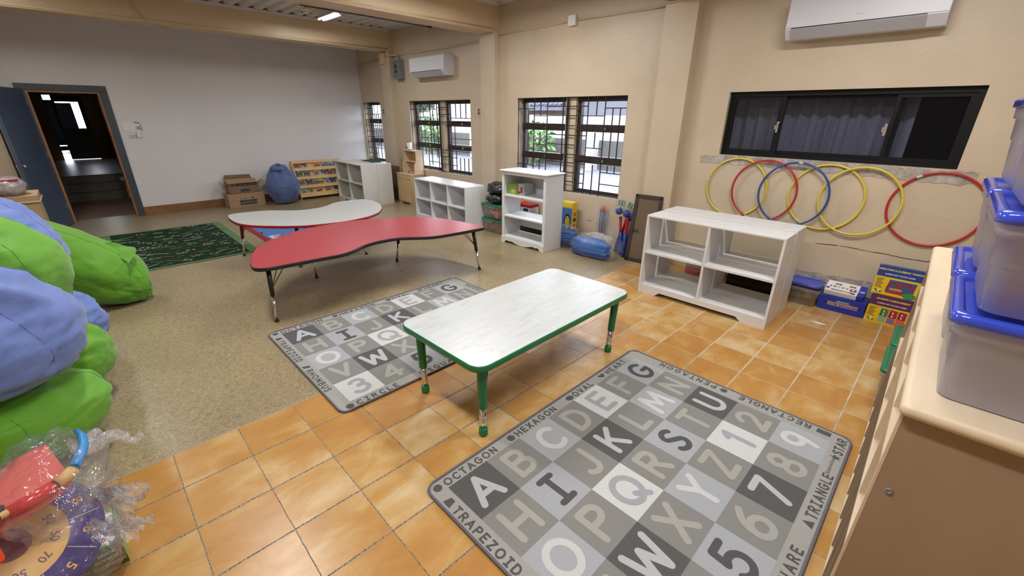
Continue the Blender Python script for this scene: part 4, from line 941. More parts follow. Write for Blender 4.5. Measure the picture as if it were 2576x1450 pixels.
run('painted conduit in the corner above the far barred window', [(XW + .01, yw_, 2.72), (-6.9, yw_, 2.735), (-6.3, yw_, 2.75), (-6.2, yp, 2.755)], .012)
p = MB(); p.box((-6.20, YW - .17, 2.66), (-6.03, YW - .121, 2.86), BEAMM, bevel=.006); tag(p.build('junction_box'), 'cream painted junction box at the head of the far pillar', 'electric box')
for xb, lb in ((-5.885, 'painted pipe along the foot of the far ceiling beam'), (-2.795, 'painted pipe along the foot of the near ceiling beam')):
    run(lb, [(xb, YS + .02, 2.90), (xb, 1.2, 2.902), (xb, YW - .14, 2.905)], .011)
run('thin cable sagging down the face of the far beam', [(-5.885, 1.10, 3.18), (-5.885, 1.16, 3.0), (-5.88, 1.20, 2.90), (-5.87, 1.21, 2.84), (-5.93, 1.28, 2.84), (-6.1, 1.5, 2.86)], .007, 'cable')
BLKC = BLACK
p = MB(); p.tube([(-3.165, 2.3, 2.865), (-3.165, 3.2, 2.868), (-3.165, 4.05, 2.862)], .006, BLACK, n=6); p.box((-3.19, 4.03, 2.85), (-3.145, 4.08, 2.88), BLACK); tag(p.build('cable'), 'black cable along the underside of the near beam', 'cable')
# ceiling lamps: one in every bay, tubes with their own light
TUBE = mat('lit_fluorescent_tube', (1, 1, 1), .4, emit=((0.93, 0.96, 1.0), 9.0)); LAMPB = mat('white_lamp_tray', (.75, .75, .75), .35)
def tubelamp(label, loc, L_, power, rz=0.0, ntube=2):
    t = thing('ceiling_lamp', label, 'ceiling lamp', loc, rz, 'fluorescent ceiling lamps')
    Mx = Matrix(((0, 0, 1, 0), (1, 0, 0, 0), (0, 1, 0, 0), (0, 0, 0, 1)))
    p = MB(); p.prism([(-.09, -.03), (-.04, .0), (.04, .0), (.09, -.03), (.085, -.034), (.035, -.008), (-.035, -.008), (-.085, -.034)], -L_ / 2, L_ / 2, LAMPB, M=Mx); p.build('lamp_tray', t)
    p = MB(); p.box((-L_ / 2, -.03, .0), (L_ / 2, .03, .06), LAMPB); p.build('mounting_rail', t)
    for y in ((-.035, .035) if ntube == 2 else (0,)):
        p = MB(); p.tube([(-L_ / 2 + .03, y, -.028), (L_ / 2 - .03, y, -.028)], .013, TUBE, n=10); p.build('lamp_tube', t)
    l = area('lamp_light', (0, 0, -.05), (L_, .14), power, (1.0, 0.98, 0.955)); l.parent = t
    return t
tubelamp('ceiling lamp over the green rug', (-4.7, -.5, 3.14), 1.2, 30, 0.0)
tubelamp('lit double tube lamp on the white ceiling between the two beams', (-4.92, 3.40, 3.14), .60, 22, 0.0)
for x, y, lb in ((-1.45, 3.45, 'ceiling lamp over the middle bay near the windows'), (-1.45, .6, 'ceiling lamp over the middle bay'), (2.2, 3.2, 'ceiling lamp over the tiled end near the windows'), (1.9, .5, 'ceiling lamp over the tiled end')):
    tubelamp(lb, (x, y, 3.14), 1.2, 50, 0.0)
SMK = mat('cream_detector_plastic', (.62, .55, .42), .4)
t = thing('smoke_detector', 'cream smoke detector hanging under the near ceiling beam', 'smoke detector', (-3.22, 2.385, 2.80))
p = MB(); p.lathe([(0, 0), (.022, 0), (.03, .012), (.05, .018), (.058, .03), (.058, .05), (.03, .056), (0, .056)], SMK, n=24); p.build('detector_body', t)
p = MB()
for k in range(8): a = k * PI / 4; p.box((.044, -.006, .008), (.052, .006, .016), BLACK, M=Matrix.Rotation(a, 4, 'Z'))
p.build('vent_slot', t)
p = MB(); p.tube([(0, 0, .055), (0, 0, .10), (-.03, -.05, .115), (-.05, -.30, .13), (-.05, -.9, .14)], .012, BEAMM); p.build('feed_pipe', t)
# wall items
OUTM = mat('cream_switch_plate', (.55, .47, .34), .4)
for x, lb in ((-6.50, 'cream wall switch with two black keys beside the far barred window'), (-3.33, 'cream wall switch with two black keys left of the middle pillar')):
    p = MB(); p.box((x - .03, YW - .008, 1.715), (x + .03, YW, 1.835), OUTM, bevel=.003); o = tag(p.build('wall_switch'), lb, 'switch')
    p = MB(); p.box((x - .014, YW - .016, 1.785), (x + .014, YW - .008, 1.820), BLACK, bevel=.003); p.build('switch_key', o)
    p = MB(); p.box((x - .014, YW - .016, 1.735), (x + .014, YW - .008, 1.770), BLACK, bevel=.003); p.build('switch_key', o)
p = MB(); Mp = frame_m((XW + .004, .87, 1.475), (0, 1, -.16), (0, .16, 1)); p.prism([(-.11, -.06), (.09, -.08), (.10, .075), (-.12, .085)], 0, .003, PAPER, M=Mp)
p.prism([(.02, .03), (.135, -.03), (.10, .10), (.03, .105)], -.003, .0, STEELD, M=Mp); o = p.build('notice_paper'); tag(o, 'creased white paper notice taped on the white wall by the door', 'paper')
p = MB(); p.box((XW, .80, 1.305), (XW + .008, .90, 1.36), mat('cream_wall_plate', (.55, .50, .42), .5), bevel=.003); tag(p.build('wall_plate'), 'cream wall plate below the white paper notice', 'switch plate')
t = thing('remote_control', 'white remote control in its holder over the paper notice', 'remote control', (XW + .004, .925, 1.32))
p = MB(); p.box((.004, -.022, .01), (.022, .026, .20), PAPER, bevel=.006, M=Matrix.Rotation(-.12, 4, 'X')); p.build('remote_body', t)
p = MB(); p.box((.020, -.012, .125), (.0235, .017, .175), STEELD, M=Matrix.Rotation(-.12, 4, 'X')); p.build('display', t)
p = MB(); p.box((.0, -.026, 0), (.026, .03, .07), LAMPB, bevel=.004, M=Matrix.Rotation(-.12, 4, 'X')); p.build('holder', t)

# ------------------------------------------------------------ cartons by the white wall
t = thing('carton', 'large brown carton printed with a dark maker panel, under the open carton', 'carton', (-7.10, 1.94, 0), 0.02)
INK = mat('dark_carton_ink', (.035, .04, .045), .6); TAN = mat('tan_lettering', (.34, .24, .15), .6)
p = MB(); p.box((-.33, 0, 0), (0, .64, .262), CARTON, bevel=.004); p.build('carton_body', t)
p = MB(); p.box((0, .18, .045), (.0012, .49, .135), INK); p.build('printed_panel', t)
Mc = lambda y, z: frame_m(Vector((.0022, y, z)), (0, 1, 0), (0, 0, 1))
text(t, 'Lakeshore', .075, TAN, Mc(.335, .090))
for y, r in ((.215, .018), (.275, .022), (.335, .012), (.42, .030)):
    p = MB(); p.prism([(y + r * math.cos(a), .158 + r * .75 * math.sin(a)) for a in (PI * k / 10 for k in range(11))], 0, .001, INK, M=Matrix(((0, 0, 1, .001), (1, 0, 0, 0), (0, 1, 0, 0), (0, 0, 0, 1)))); p.build('printed_face', t)
p = MB(); p.box((.0005, .25, .035), (.0015, .43, .040), INK); p.build('printed_line', t)
t = thing('carton', 'open flapped carton with a black printed strip on top of the other carton', 'carton', (-7.13, 1.985, .263), -0.02)
p = MB()
for a, b in (((-.28, 0, 0), (0, .52, .006)), ((-.006, 0, 0), (0, .52, .145)), ((-.28, 0, 0), (-.274, .52, .145)), ((-.28, 0, 0), (0, .006, .145)), ((-.28, .514, 0), (0, .52, .145))): p.box(a, b, CARTOND)
p.build('carton_body', t)
def flap(pts, m_, nm='flap'):
    p = MB(); v = [Vector(q) for q in pts]; n_ = (v[1] - v[0]).cross(v[2] - v[0]).normalized() * .004
    a = [p.bm.verts.new(q) for q in v]; b = [p.bm.verts.new(q + n_) for q in v]
    p._f(list(reversed(a)), m_); p._f(b, m_)
    for i in range(len(v)): p._f([a[i], a[(i + 1) % len(v)], b[(i + 1) % len(v)], b[i]], m_)
    return p.build(nm, t)
flap([(-.02, .0, .145), (-.02, .52, .145), (.045, .50, .205), (.045, -.01, .205)], CARTON)      # front lid fold with the strip
flap([(.045, -.01, .205), (.045, .50, .205), (-.16, .52, .255), (-.16, 0, .262)], CARTON)
flap([(-.28, 0, .145), (-.28, .52, .145), (-.30, .47, .32), (-.30, .03, .33)], CARTOND)
flap([(-.25, 0, .145), (-.02, 0, .145), (-.01, -.10, .19), (-.22, -.11, .24)], CARTON)
flap([(-.25, .52, .145), (-.02, .52, .145), (.02, .66, .17), (-.2, .64, .22)], CARTON)
Mf = frame_m(Vector((.010, .29, .172)), (0, 1, 0), (.65, 0, .6))
Mf = frame_m(Vector((.0225, .29, .1745)) + Vector((.0, 0, 0)), (0, 1, 0), (.735, 0, .678))
p = MB(); p.box((-.150, -.040, .004), (.190, .040, .0055), INK, M=Mf); p.build('printed_strip', t)
text(t, "Let's Play School", .046, PAPER, Mf @ Matrix.Translation((.02, 0, .0064)))
p = MB(); p.box((-.235, .005, .004), (-.185, .017, .0055), INK, M=Mf); p.build('printed_code', t)
p = MB(); p.box((.0, .20, .03), (.0012, .36, .08), INK); p.build('printed_panel', t)

# ------------------------------------------------------------ play hutch, leaning board, jar-like box
t = thing('play_cabinet', 'small birch play cabinet with a door, in front of the far pillar', 'cabinet', (-5.56, 4.72, 0), 0)
p = MB(); p.box((0, 0, .03), (.51, .33, .59), mat('birch_cabinet', (.55, .40, .22), .45, noise_amt=.08, scale=5)); BC = p.mats[0]; p.build('cabinet_body', t)
p = MB(); p.box((-.01, -.015, .59), (.52, .34, .61), BIRCH, bevel=.004); p.build('cabinet_top', t)
p = MB(); p.box((.012, -.016, .05), (.498, 0, .50), BC, bevel=.003); dd = p.build('cabinet_door', t)
p = MB(); p.box((.012, -.014, .51), (.498, 0, .58), BC, bevel=.003); p.build('cabinet_rail', t)
p = MB(); p.box((.15, -.012, 0), (.40, -.002, .03), BLACK); p.box((0, .0, 0), (.51, .33, .03), BC); p.build('cabinet_base', t)
t = thing('play_hutch', 'birch two shelf hutch with curved sides standing on the play cabinet', 'hutch', (-5.50, 4.83, .61), 0)
cs = [(0, 0), (.22, 0), (.22, .43), (.045, .43), (.045, .26), (.03, .21), (.0, .18)]
for x in (0, .43):
    p = MB(); p.prism([(a_, b_) for a_, b_ in cs], x, x + .018, BIRCH, M=Matrix(((0, 0, 1, 0), (1, 0, 0, 0), (0, 1, 0, 0), (0, 0, 0, 1)))); p.build('side_panel', t)
p = MB(); p.box((0, .03, .43), (.448, .22, .446), BIRCH); p.build('top_panel', t)
p = MB(); p.box((.018, .06, .22), (.43, .21, .235), BIRCH); p.build('shelf_board', t)
p = MB(); p.box((.0, .21, 0), (.448, .218, .43), BC); p.build('back_panel', t)
p = MB(); p.box((.14, .03, .0), (.17, .06, .04), CARTON); p.build('corner_block', t)
t = thing('tin', 'white and brown printed tin standing on top of the play hutch', 'tin', (-5.36, 4.93, 1.057), 0)
p = MB(); p.lathe([(.052, 0), (.055, .004), (.055, .155), (.050, .16)], mat('brown_tin', (.16, .09, .06), .3, metal=.3), n=24); p.build('tin_body', t)
p = MB(); p.tube([(0, 0, .012), (0, 0, .148)], .0556, PAPER, n=24, cap=False)
p.box((-.02, -.058, .03), (.02, -.054, .07), INK); p.box((-.035, -.0575, .10), (.0, -.050, .12), INK); p.build('tin_label', t)
t = thing('board', 'brown wooden board leaning on the far pillar behind the play cabinet', 'board', (-6.22, 4.83, 0), 0)
Mt = Matrix.Rotation(-.12, 4, 'X')
p = MB(); p.box((0, .0, .0), (.42, .018, .70), mat('brown_board_wood', (.13, .075, .045), .5, noise_amt=.2, scale=4), M=Mt); p.build('board_panel', t)
t = thing('green_cloth', 'crumpled green cloth lying on top of the off white shelves', 'cloth', (-6.05, 4.45, .811), 0)
GC = mat('green_felt', (.008, .085, .045), .85, noise_amt=.15, scale=30)
p = MB(); n = 22; g = []
for i in range(n + 1):
    row = []
    for j in range(n + 1):
        u, v = i / n - .5, j / n - .5
        r_ = .85 + .25 * noise.noise(Vector((math.atan2(v, u) * 1.5, 3, 0)))
        z = .004 + .045 * max(0, noise.noise(Vector((u * 4 + 3, v * 4, 1)))) + .02 * abs(noise.noise(Vector((u * 9, v * 9, 5))))
        row.append(p.bm.verts.new((u * .62 * r_, v * .30 * r_, z)))
    g.append(row)
for i in range(n):
    for j in range(n): p._f([g[i][j], g[i + 1][j], g[i + 1][j + 1], g[i][j + 1]], GC, True)
o = p.build('cloth', t, fix=False)
p = MB(); p.box((-.05, -.17, .0), (.17, -.05, .007), mat('white_folder', (.5, .52, .58), .4), M=Matrix.Rotation(.2, 4, 'Z')); tag(p.build('folder'), 'thin pale folder tucked under the green cloth', 'folder').location = (-6.0, 4.45, .811)

# ------------------------------------------------------------ clear bins and rubbish bags behind the bookcase
PINK = mat('pink_toy_plastic', (.60, .16, .17), .5); YEL = mat('yellow_toy', (.62, .40, .03), .4); GRYP = mat('pale_grey_toy', (.50, .47, .44), .5)
def filler(parent, w, d, h, cols, n=26, seed=1, r=.035):
    random.seed(seed)
    for k in range(n):
        q = Vector((random.uniform(.05, w - .05), random.uniform(.05, d - .05), random.uniform(.03, h * .7))); rr = r * random.uniform(.7, 1.3)
        p = MB(); p.lathe([(.0, -rr), (rr * .8, -rr * .6), (rr, 0), (rr * .7, rr * .7), (0, rr)], cols[k % len(cols)], M=Matrix.Translation(q) @ Matrix.Rotation(random.uniform(0, 3), 4, (1, .5, .2)), n=8)
        yield p
def fill_one(w, d, h, loc, cols, label, n=30, seed=1, name='toy_pieces', r=.035):
    p = MB(); random.seed(seed)
    for k in range(n):
        q = Vector((random.uniform(.06, w - .06), random.uniform(.06, d - .06), random.uniform(.04, h * .62))); rr = r * random.uniform(.7, 1.3)
        p.lathe([(.0, -rr), (rr * .8, -rr * .6), (rr, 0), (rr * .7, rr * .7), (0, rr)], cols[k % len(cols)], M=Matrix.Translation(q) @ Matrix.Rotation(random.uniform(0, 3), 4, (1, .5, .2)), n=8)
    o = p.build(name); o.location = loc; tag(o, label, 'toys'); o['kind'] = 'stuff'; return o
bx, by = -2.56, 4.42
lt_ = bin_('clear bin full of pink pieces, bottom of the pair left of the bookcase', (bx, by, 0), 0.0, .50, .40, .225, GLID, CLR, name='storage_bin')
dup(lt_, (bx - .01, by, .228), label='clear bin with a loose green lid, on top of the pair left of the bookcase')
fill_one(.50, .40, .20, (bx, by, 0), [PINK, PINK, GRYP], 'pink and pale toy pieces inside the bottom clear bin', seed=2, r=.048, n=30)
fill_one(.50, .40, .20, (bx - .01, by, .228), [PINK, PINK, GRYP, PINK], 'pink toy pieces inside the top clear bin', seed=3, r=.048, n=30)
BAGB = mat('black_plastic_bag', (.012, .013, .016), .22, bump=1.0, bscale=28, spec=.7)
def lump(label, name, cat, loc, r3, m, seed, amp=.18, freq=2.2, parent=None, group=None, knot=True, n=40):
    random.seed(seed); p = MB(); rs = []; nn = 28
    for i in range(nn + 1):
        th = PI * i / nn; ring = []
        for j in range(n):
            ph = 2 * PI * j / n; d = Vector((math.sin(th) * math.cos(ph), math.sin(th) * math.sin(ph), -math.cos(th)))
            f = 1 + amp * noise.noise(d * freq + Vector((seed, 0, 0))) + amp * .5 * noise.noise(d * freq * 2.7 + Vector((0, seed, 0))) + amp * .35 * (1 - abs(noise.noise(d * freq * 2 + Vector((seed, 5, 0)))) * 2)
            q = Vector((d.x * r3[0], d.y * r3[1], d.z * r3[2])) * f
            q.z = max(q.z, -r3[2] * .82) + r3[2] * .82
            ring.append(q)
        rs.append(ring)
    p.rings(rs, m, cap=False); bmesh.ops.remove_doubles(p.bm, verts=p.bm.verts, dist=1e-5)
    o = p.build(name); o.location = loc
    if label: tag(o, label, cat, group)
    return o
lump('knotted black plastic bag on the green bin lid, upper one', 'plastic_bag', 'bag', (-2.33, 4.58, .60), (.18, .14, .095), BAGB, 4)
lump('black plastic bag on the green bin lid, under another black bag', 'plastic_bag', 'bag', (-2.35, 4.58, .457), (.19, .15, .09), BAGB, 9)

# things seen through and around the bookcase
t = thing('traffic_cone', 'small orange toy cone seen through the middle of the bookcase', 'cone', (-2.15, 4.93, .441), 0)
ORG = mat('orange_cone_plastic', (.85, .10, .03), .4)
p = MB(); p.lathe([(.040, 0), (.036, .01), (.012, .115), (0, .12)], ORG, n=20); p.build('cone_body', t)
t = thing('toy_box', 'red and white box with black figures seen through the bookcase', 'box', (-2.235, 4.845, 0), 0)
p = MB(); p.box((0, 0, 0), (.34, .20, .40), PAPER); p.build('box_body', t)
p = MB(); p.box((-.003, -.003, .40), (.343, .203, .44), mat('red_card', (.42, .02, .03), .4)); p.build('box_lid', t)
p = MB(); p.box((.20, -.002, .34), (.30, .0, .385), INK); p.build('printed_figure', t)
t = thing('speech_card_box', 'green face card box on the top shelf of the bookcase', 'box', (-1.83, 4.30, .696), .03)
GRC = mat('lime_card', (.22, .38, .07), .4)
p = MB(); p.box((0, 0, 0), (.17, .22, .14), GRC, bevel=.002); p.build('box_body', t)
p = MB(); p.prism([(.11 + .045 * math.cos(a), .05 + .032 * math.sin(a)) for a in (2 * PI * k / 16 for k in range(16))], 0, .0012, YEL, M=Matrix(((1, 0, 0, 0), (0, 0, -1, 0), (0, 1, 0, 0), (0, 0, 0, 1))))
for x in (.09, .125): p.prism([(x + .012 * math.cos(a), .052 + .012 * math.sin(a)) for a in (2 * PI * k / 12 for k in range(12))], .0012, .002, PAPER, M=Matrix(((1, 0, 0, 0), (0, 0, -1, 0), (0, 1, 0, 0), (0, 0, 0, 1))))
p.build('printed_faces', t)
t = thing('card_box', 'grey box with red letters beside the green card box', 'box', (-1.655, 4.33, .696), 0)
p = MB(); p.box((0, 0, 0), (.11, .20, .15), mat('grey_card', (.45, .47, .50), .4), bevel=.002); p.build('box_body', t)
p = MB(); p.box((.05, -.001, .03), (.09, 0, .11), mat('red_card', (.42, .02, .03), .4)); p.box((.01, -.001, .02), (.04, 0, .05), INK); p.build('printed_figure', t)
t = thing('carton_tray', 'dark carton lying on the floor behind the bookcase', 'carton', (-2.03, 4.72, 0), 0)
p = MB(); p.box((0, 0, 0), (.93, .10, .17), mat('dark_grey_card', (.05, .045, .045), .5)); p.build('carton_body', t)
p = MB(); p.box((.60, -.002, .10), (.85, 0, .17), mat('mustard_print', (.40, .24, .03), .5)); p.build('printed_figure', t)

# crayon-like yellow and blue box
t = thing('crayon_box', 'tall yellow and blue crayon box beside the bookcase', 'box', (-1.315, 4.90, 0), -.05)
CB = mat('crayon_blue_card', (.07, .22, .55), .4); CYL = mat('crayon_yellow_card', (.72, .52, .03), .4)
p = MB(); p.box((0, 0, 0), (.20, .11, .585), CYL, bevel=.003); p.build('box_body', t)
p = MB(); p.box((.004, -.0015, .02), (.196, 0, .50), CB); p.build('box_front', t)
p = MB(); M_ = Matrix(((1, 0, 0, 0), (0, 0, -1, -.0015), (0, 1, 0, 0), (0, 0, 0, 1)))
p.prism([(.12 + .06 * math.cos(a), .30 + .12 * math.sin(a)) for a in (2 * PI * k / 20 for k in range(20))], 0, .001, BLACK, M=M_); p.prism([(.12 + .045 * math.cos(a), .29 + .10 * math.sin(a)) for a in (2 * PI * k / 20 for k in range(20))], .001, .002, CYL, M=M_); p.build('printed_figure', t)
p = MB()
for k in range(4): p.box((.2002, .03, .15 + .08 * k), (.2015, .09, .20 + .08 * k), ORG if k % 2 else INK)
p.build('printed_side', t)

# ------------------------------------------------------------ stacked blue slotted seat shells in clear bags
BL = mat('bright_blue_plastic', (.010, .14, .52), .4); BL2 = mat('deep_blue_plastic', (.006, .05, .28), .4)
BAGC = film('clear_polythene', (.98, .98, .99), .95, .10, diffuse=(.8, .8, .84), gloss=.22, bump=.9, bscale=11)
def plate_stack(label, loc, rz, n, group, w_=.56, d_=.36, zs=.030):
    teeth = []
    for k in range(8):                       # comb of slots along the far right edge
        u0, u1 = k / 8, (k + .55) / 8
        A, B = Vector((w_, d_ * .28)), Vector((w_ * .42, d_)); nn = Vector((A.y - B.y, B.x - A.x)).normalized() * .055
        P = lambda u: A.lerp(B, u)
        teeth += [P(u0), P(u1), P(u1) + nn, P(u1 + .45 / 8) + nn]
    teeth = [(q.x, q.y) for q in teeth]
    for k in range(n):
        m = BL if k >= n // 2 - 1 else BL2
        p = MB(); th = .010; j = random.Random(k)
        out = [(0, .05), (w_ * .30, 0), (w_ * .95, .02), (w_, d_ * .24)] + teeth + [(w_ * .36, d_), (.01, d_ * .55)]
        p.prism(out, 0, th, m); p.prism([(0, .05), (w_ * .30, 0), (w_ * .95, .02), (w_ * .95, .028), (w_ * .30, .008), (.004, .058)], -.014, 0, m)
        t = thing('blue_plate', label % ('topmost' if k == n - 1 else 'bottom' if k == 0 else ('', 'second from bottom', 'third from bottom', 'fourth from bottom', 'fifth from bottom', 'sixth from bottom')[k]), 'plastic tray', (loc[0] + j.uniform(-.012, .012), loc[1] + j.uniform(-.01, .01), loc[2] + k * zs), rz + j.uniform(-.03, .03), group)
        p.build('plate', t).rotation_euler = (-.02 - .012 * k, .01 * k - .03, 0)
plate_stack('blue slotted plate in the near clear bag, %s of its stack', (-.80, 4.47, .03), .06, 7, 'slotted plates in the near clear bag')
plate_stack('blue slotted plate bagged beside the bookcase, %s of its stack', (-1.24, 4.66, .03), .10, 6, 'slotted plates in the bag beside the bookcase', .34, .30, .036)
def sheer_bag(label, loc, r3, seed, name='clear_bag', amp=.14, m=None, freq=2.0):
    return lump(label, name, 'bag', loc, r3, m or BAGC, seed, amp=amp, freq=freq)
sheer_bag('clear polythene bag around the stack of blue slotted plates', (-.51, 4.65, .002), (.37, .27, .17), 21)
sheer_bag('clear polythene bag of blue plates squeezed beside the bookcase', (-1.06, 4.73, .002), (.19, .15, .17), 22)

# bats and balls in nets
NAVY = mat('navy_bat_plastic', (.018, .045, .24), .35); REDG = mat('red_grip', (.42, .012, .03), .4); CARDG = mat('green_header_card', (.14, .28, .17), .5)
for k, (bx_, by_, tx_, ty_, lb) in enumerate(((-.30, 4.93, -.385, 4.985, 'leftmost of the blue barrelled bats by the screen frame'), (-.225, 4.88, -.262, 4.95, 'nearest blue barrelled bat with red grip, beside the screen frame'), (-.42, 5.00, -.31, 5.03, 'blue barrelled bat crossed behind the leftmost bat'), (-.35, 5.01, -.20, 5.03, 'blue barrelled bat crossed behind the nearest bat'), (-.14, 5.00, -.16, 5.04, 'blue barrelled bat half hidden by the screen frame'))):
    a, b = Vector((bx_, by_, .0)), Vector((tx_, ty_, .50)); P_ = [a.lerp(b, s) for s in (0, .03, .15, .35, .52, .60)]
    t = thing('toy_bat', 'red handled ' + lb, 'bat', a)
    p = MB(); p.tube([q - a for q in P_], [.020, .030, .036, .036, .028, .017], NAVY, n=16); p.build('barrel', t)
    p = MB(); P2 = [a.lerp(b, .60 + .4 * s / 12) for s in range(13)]; p.tube([q - a for q in P2], [.0165 + .0025 * (i % 2) for i in range(12)] + [.024], REDG, n=14); p.build('grip', t)
for k, (x, y, z, lb) in enumerate(((-.395, 4.95, .575, 'left'), (-.283, 4.95, .560, 'middle'), (-.19, 4.975, .55, 'right'), (-.235, 5.01, .50, 'lower'))):
    t = thing('toy_ball', 'shiny blue ball bagged above the bats, %s one' % lb, 'ball', (x, y, z), 0, 'balls bagged with the bats')
    p = MB(); p.lathe([(.047 * math.sin(PI * i / 16), -.047 * math.cos(PI * i / 16)) for i in range(17)], mat('navy_glossy_ball', (.015, .045, .26), .15), n=28); p.build('ball', t)
    if k < 3:
        c_ = MB(); c_.box((-.05, .045, .065), (.05, .048, .135), CARDG, bevel=.001, M=Matrix.Rotation((0, .35, -.25)[k], 4, 'Y'))
        for q in range(4): c_.box((-.04 + .02 * q, .0435, .08), (-.03 + .02 * q, .046, .12), PAPER if q % 2 else INK, M=Matrix.Rotation((0, .35, -.25)[k], 4, 'Y'))
        c_.build('header_card', t)
        p = MB(); p.lathe([(.0, -.052), (.045, -.03), (.058, 0), (.052, .05), (.045, .10), (.05, .15)], BAGC, n=18); p.build('clear_wrap', t)
# four sticks in a clear sleeve
for k, (x, tip) in enumerate(((-.748, .56), (-.712, .552), (-.690, .562), (-.655, .548))):
    t = thing('toy_arrow', 'navy stick with orange tip on the wall, %s of four' % ('leftmost', 'second', 'third', 'rightmost')[k], 'toy arrow', (x, YW - .03, .20), 0, 'orange tipped sticks in a sleeve')
    p = MB(); p.tube([(0, 0, 0), (.0, 0, tip - .20 - .05)], .006, NAVY, n=8); p.build('shaft', t)
    p = MB(); p.tube([(0, 0, tip - .25), (0, 0, tip - .20), (0, 0, tip - .17)], [.009, .010, .006], ORG if k in (1, 2) else mat('pale_orange_tip', (.80, .38, .13), .4), n=10); p.build('tip', t)
p = MB(); p.box((-.79, YW - .046, .10), (-.615, YW - .044, .60), BAGC); p.box((-.76, YW - .046, .60), (-.65, YW - .044, .66), BAGC); tag(p.build('clear_sleeve'), 'clear plastic sleeve around the four orange tipped sticks', 'sleeve')
# old mosquito screen frame leaning on the right pillar
t = thing('screen_frame', 'dark brown mosquito screen frame leaning against the right pillar', 'screen', (-.150, 4.785, 0), .06, rot=(-.165, .0, .09))
SCR = film('brown_insect_mesh', (.62, .52, .40), .45, .6, diffuse=(.23, .165, .11), gloss=.05); BRF = mat('dark_brown_frame', (.040, .028, .020), .45)
p = MB(); W2, H2_ = .35, .845
p.box((0, 0, 0), (.042, .028, H2_), BRF); p.box((W2 - .042, 0, 0), (W2, .028, H2_), BRF); p.box((0, 0, 0), (W2, .028, .045), BRF); p.box((0, 0, H2_ - .042), (W2, .028, H2_), BRF); p.build('frame', t)
p = MB(); p.box((.03, .012, .03), (W2 - .03, .0135, H2_ - .03), SCR); p.build('mesh', t)
p = MB(); p.box((.03, -.012, .395), (.12, 0, .405), BRF); p.box((.03, -.012, .38), (.05, 0, .43), BRF); p.build('latch', t)

# ------------------------------------------------------------ boxes along the wall right of the white shelves
t = bin_('clear bin of grey pieces with its blue lid askew, beside the blue blocks box', (1.69, 4.80, 0), 0.0, .29, .23, .20, BLID, CLR, name='storage_bin', lidtilt=Matrix.Translation((-.02, .01, .03)) @ Matrix.Rotation(.03, 4, 'X'))
fill_one(.29, .24, .20, (1.69, 4.815, 0), [GRYP, mat('grey_toy', (.16, .16, .17), .5), GRYP], 'grey and pale pieces inside the blue lidded clear bin', n=26, seed=6, r=.03)
BBX = mat('deep_blue_card', (.012, .035, .36), .35); LPNK = mat('pink_label', (.62, .38, .34), .5); YLET = mat('yellow_lettering', (.80, .72, .12), .5); WLET = mat('white_lettering', (.8, .8, .8), .5); NVL = mat('navy_lettering', (.02, .02, .12), .5)
FX = lambda x, y, z: frame_m(Vector((x, y, z)), (1, 0, 0), (0, 0, 1))          # facing the room (-y)
FXU = lambda x, y, z: frame_m(Vector((x, y, z)), (-1, 0, 0), (0, 0, -1))       # the same, printed upside down
t = thing('blocks_box', 'deep blue hardwood blocks box with upside down lettering on the floor', 'box', (1.962, 4.875, 0), .012)
p = MB(); p.box((0, 0, 0), (.365, .195, .147), BBX, bevel=.002); p.build('box_body', t)
p = MB(); p.box((.075, -.0012, .058), (.315, 0, .092), LPNK); p.build('box_label', t)
text(t, 'HARDWOOD BLOCKS', .029, NVL, FXU(.195, -.0022, .075), bold=.0006)
p = MB(); p.box((.14, -.0010, .098), (.245, 0, .114), mat('green_label', (.10, .30, .16), .5)); p.build('box_label', t)
text(t, 'STARTER SET', .015, WLET, FXU(.192, -.0018, .106))
t = thing('magnet_tiles_box', 'white magnetic tiles box tilted on top of the blue blocks box', 'box', (1.985, 4.895, .149), 0, rot=(.34, 0, 0))
p = MB(); p.box((0, 0, 0), (.30, .17, .05), PAPER, bevel=.002); p.build('box_body', t)
p = MB(); p.box((.252, -.001, -.001), (.302, .171, .0512), BBX); p.build('blue_end', t)
UP = lambda x, y, z=.0512: frame_m(Vector((x, y, z)), (1, 0, 0), (0, 1, 0))
text(t, 'MAGNA-TILES', .026, NVL, UP(.13, .028), bold=.0004); text(t, '100', .030, WLET, UP(.277, .075, .0516), bold=.0008)
RC = mat('red_card', (.42, .02, .03), .4)
p = MB()
for k, c in enumerate((RC, BBX, YEL, mat('green_card', (.04, .25, .08), .4), ORG, RC, INK)): x = .02 + .032 * k; p._f([p.bm.verts.new(v) for v in ((x, .09, .0508), (x + .03, .09, .0508), (x + .015, .066, .0508))], c)
for x in (.06, .17): 
    for q in range(4): p._f([p.bm.verts.new(v) for v in ((x + q * .012, .115, .0508), (x + .02 + q * .012, .115, .0508), (x + .01 + q * .012, .145, .0508))], (CARTOND, RC, CARTON, INK)[q])
p.box((.005, .035, .0505), (.03, .06, .0510), BBX, M=None); p.box((.185, .052, .0505), (.24, .066, .0510), INK); p.box((.205, .012, .0505), (.235, .032, .0510), INK); p.build('printed_picture', t)
PUR = mat('purple_card', (.10, .022, .11), .35); NBL = mat('blue_banner_card', (.02, .05, .25), .35); YCD = mat('yellow_card', (.72, .50, .02), .4)
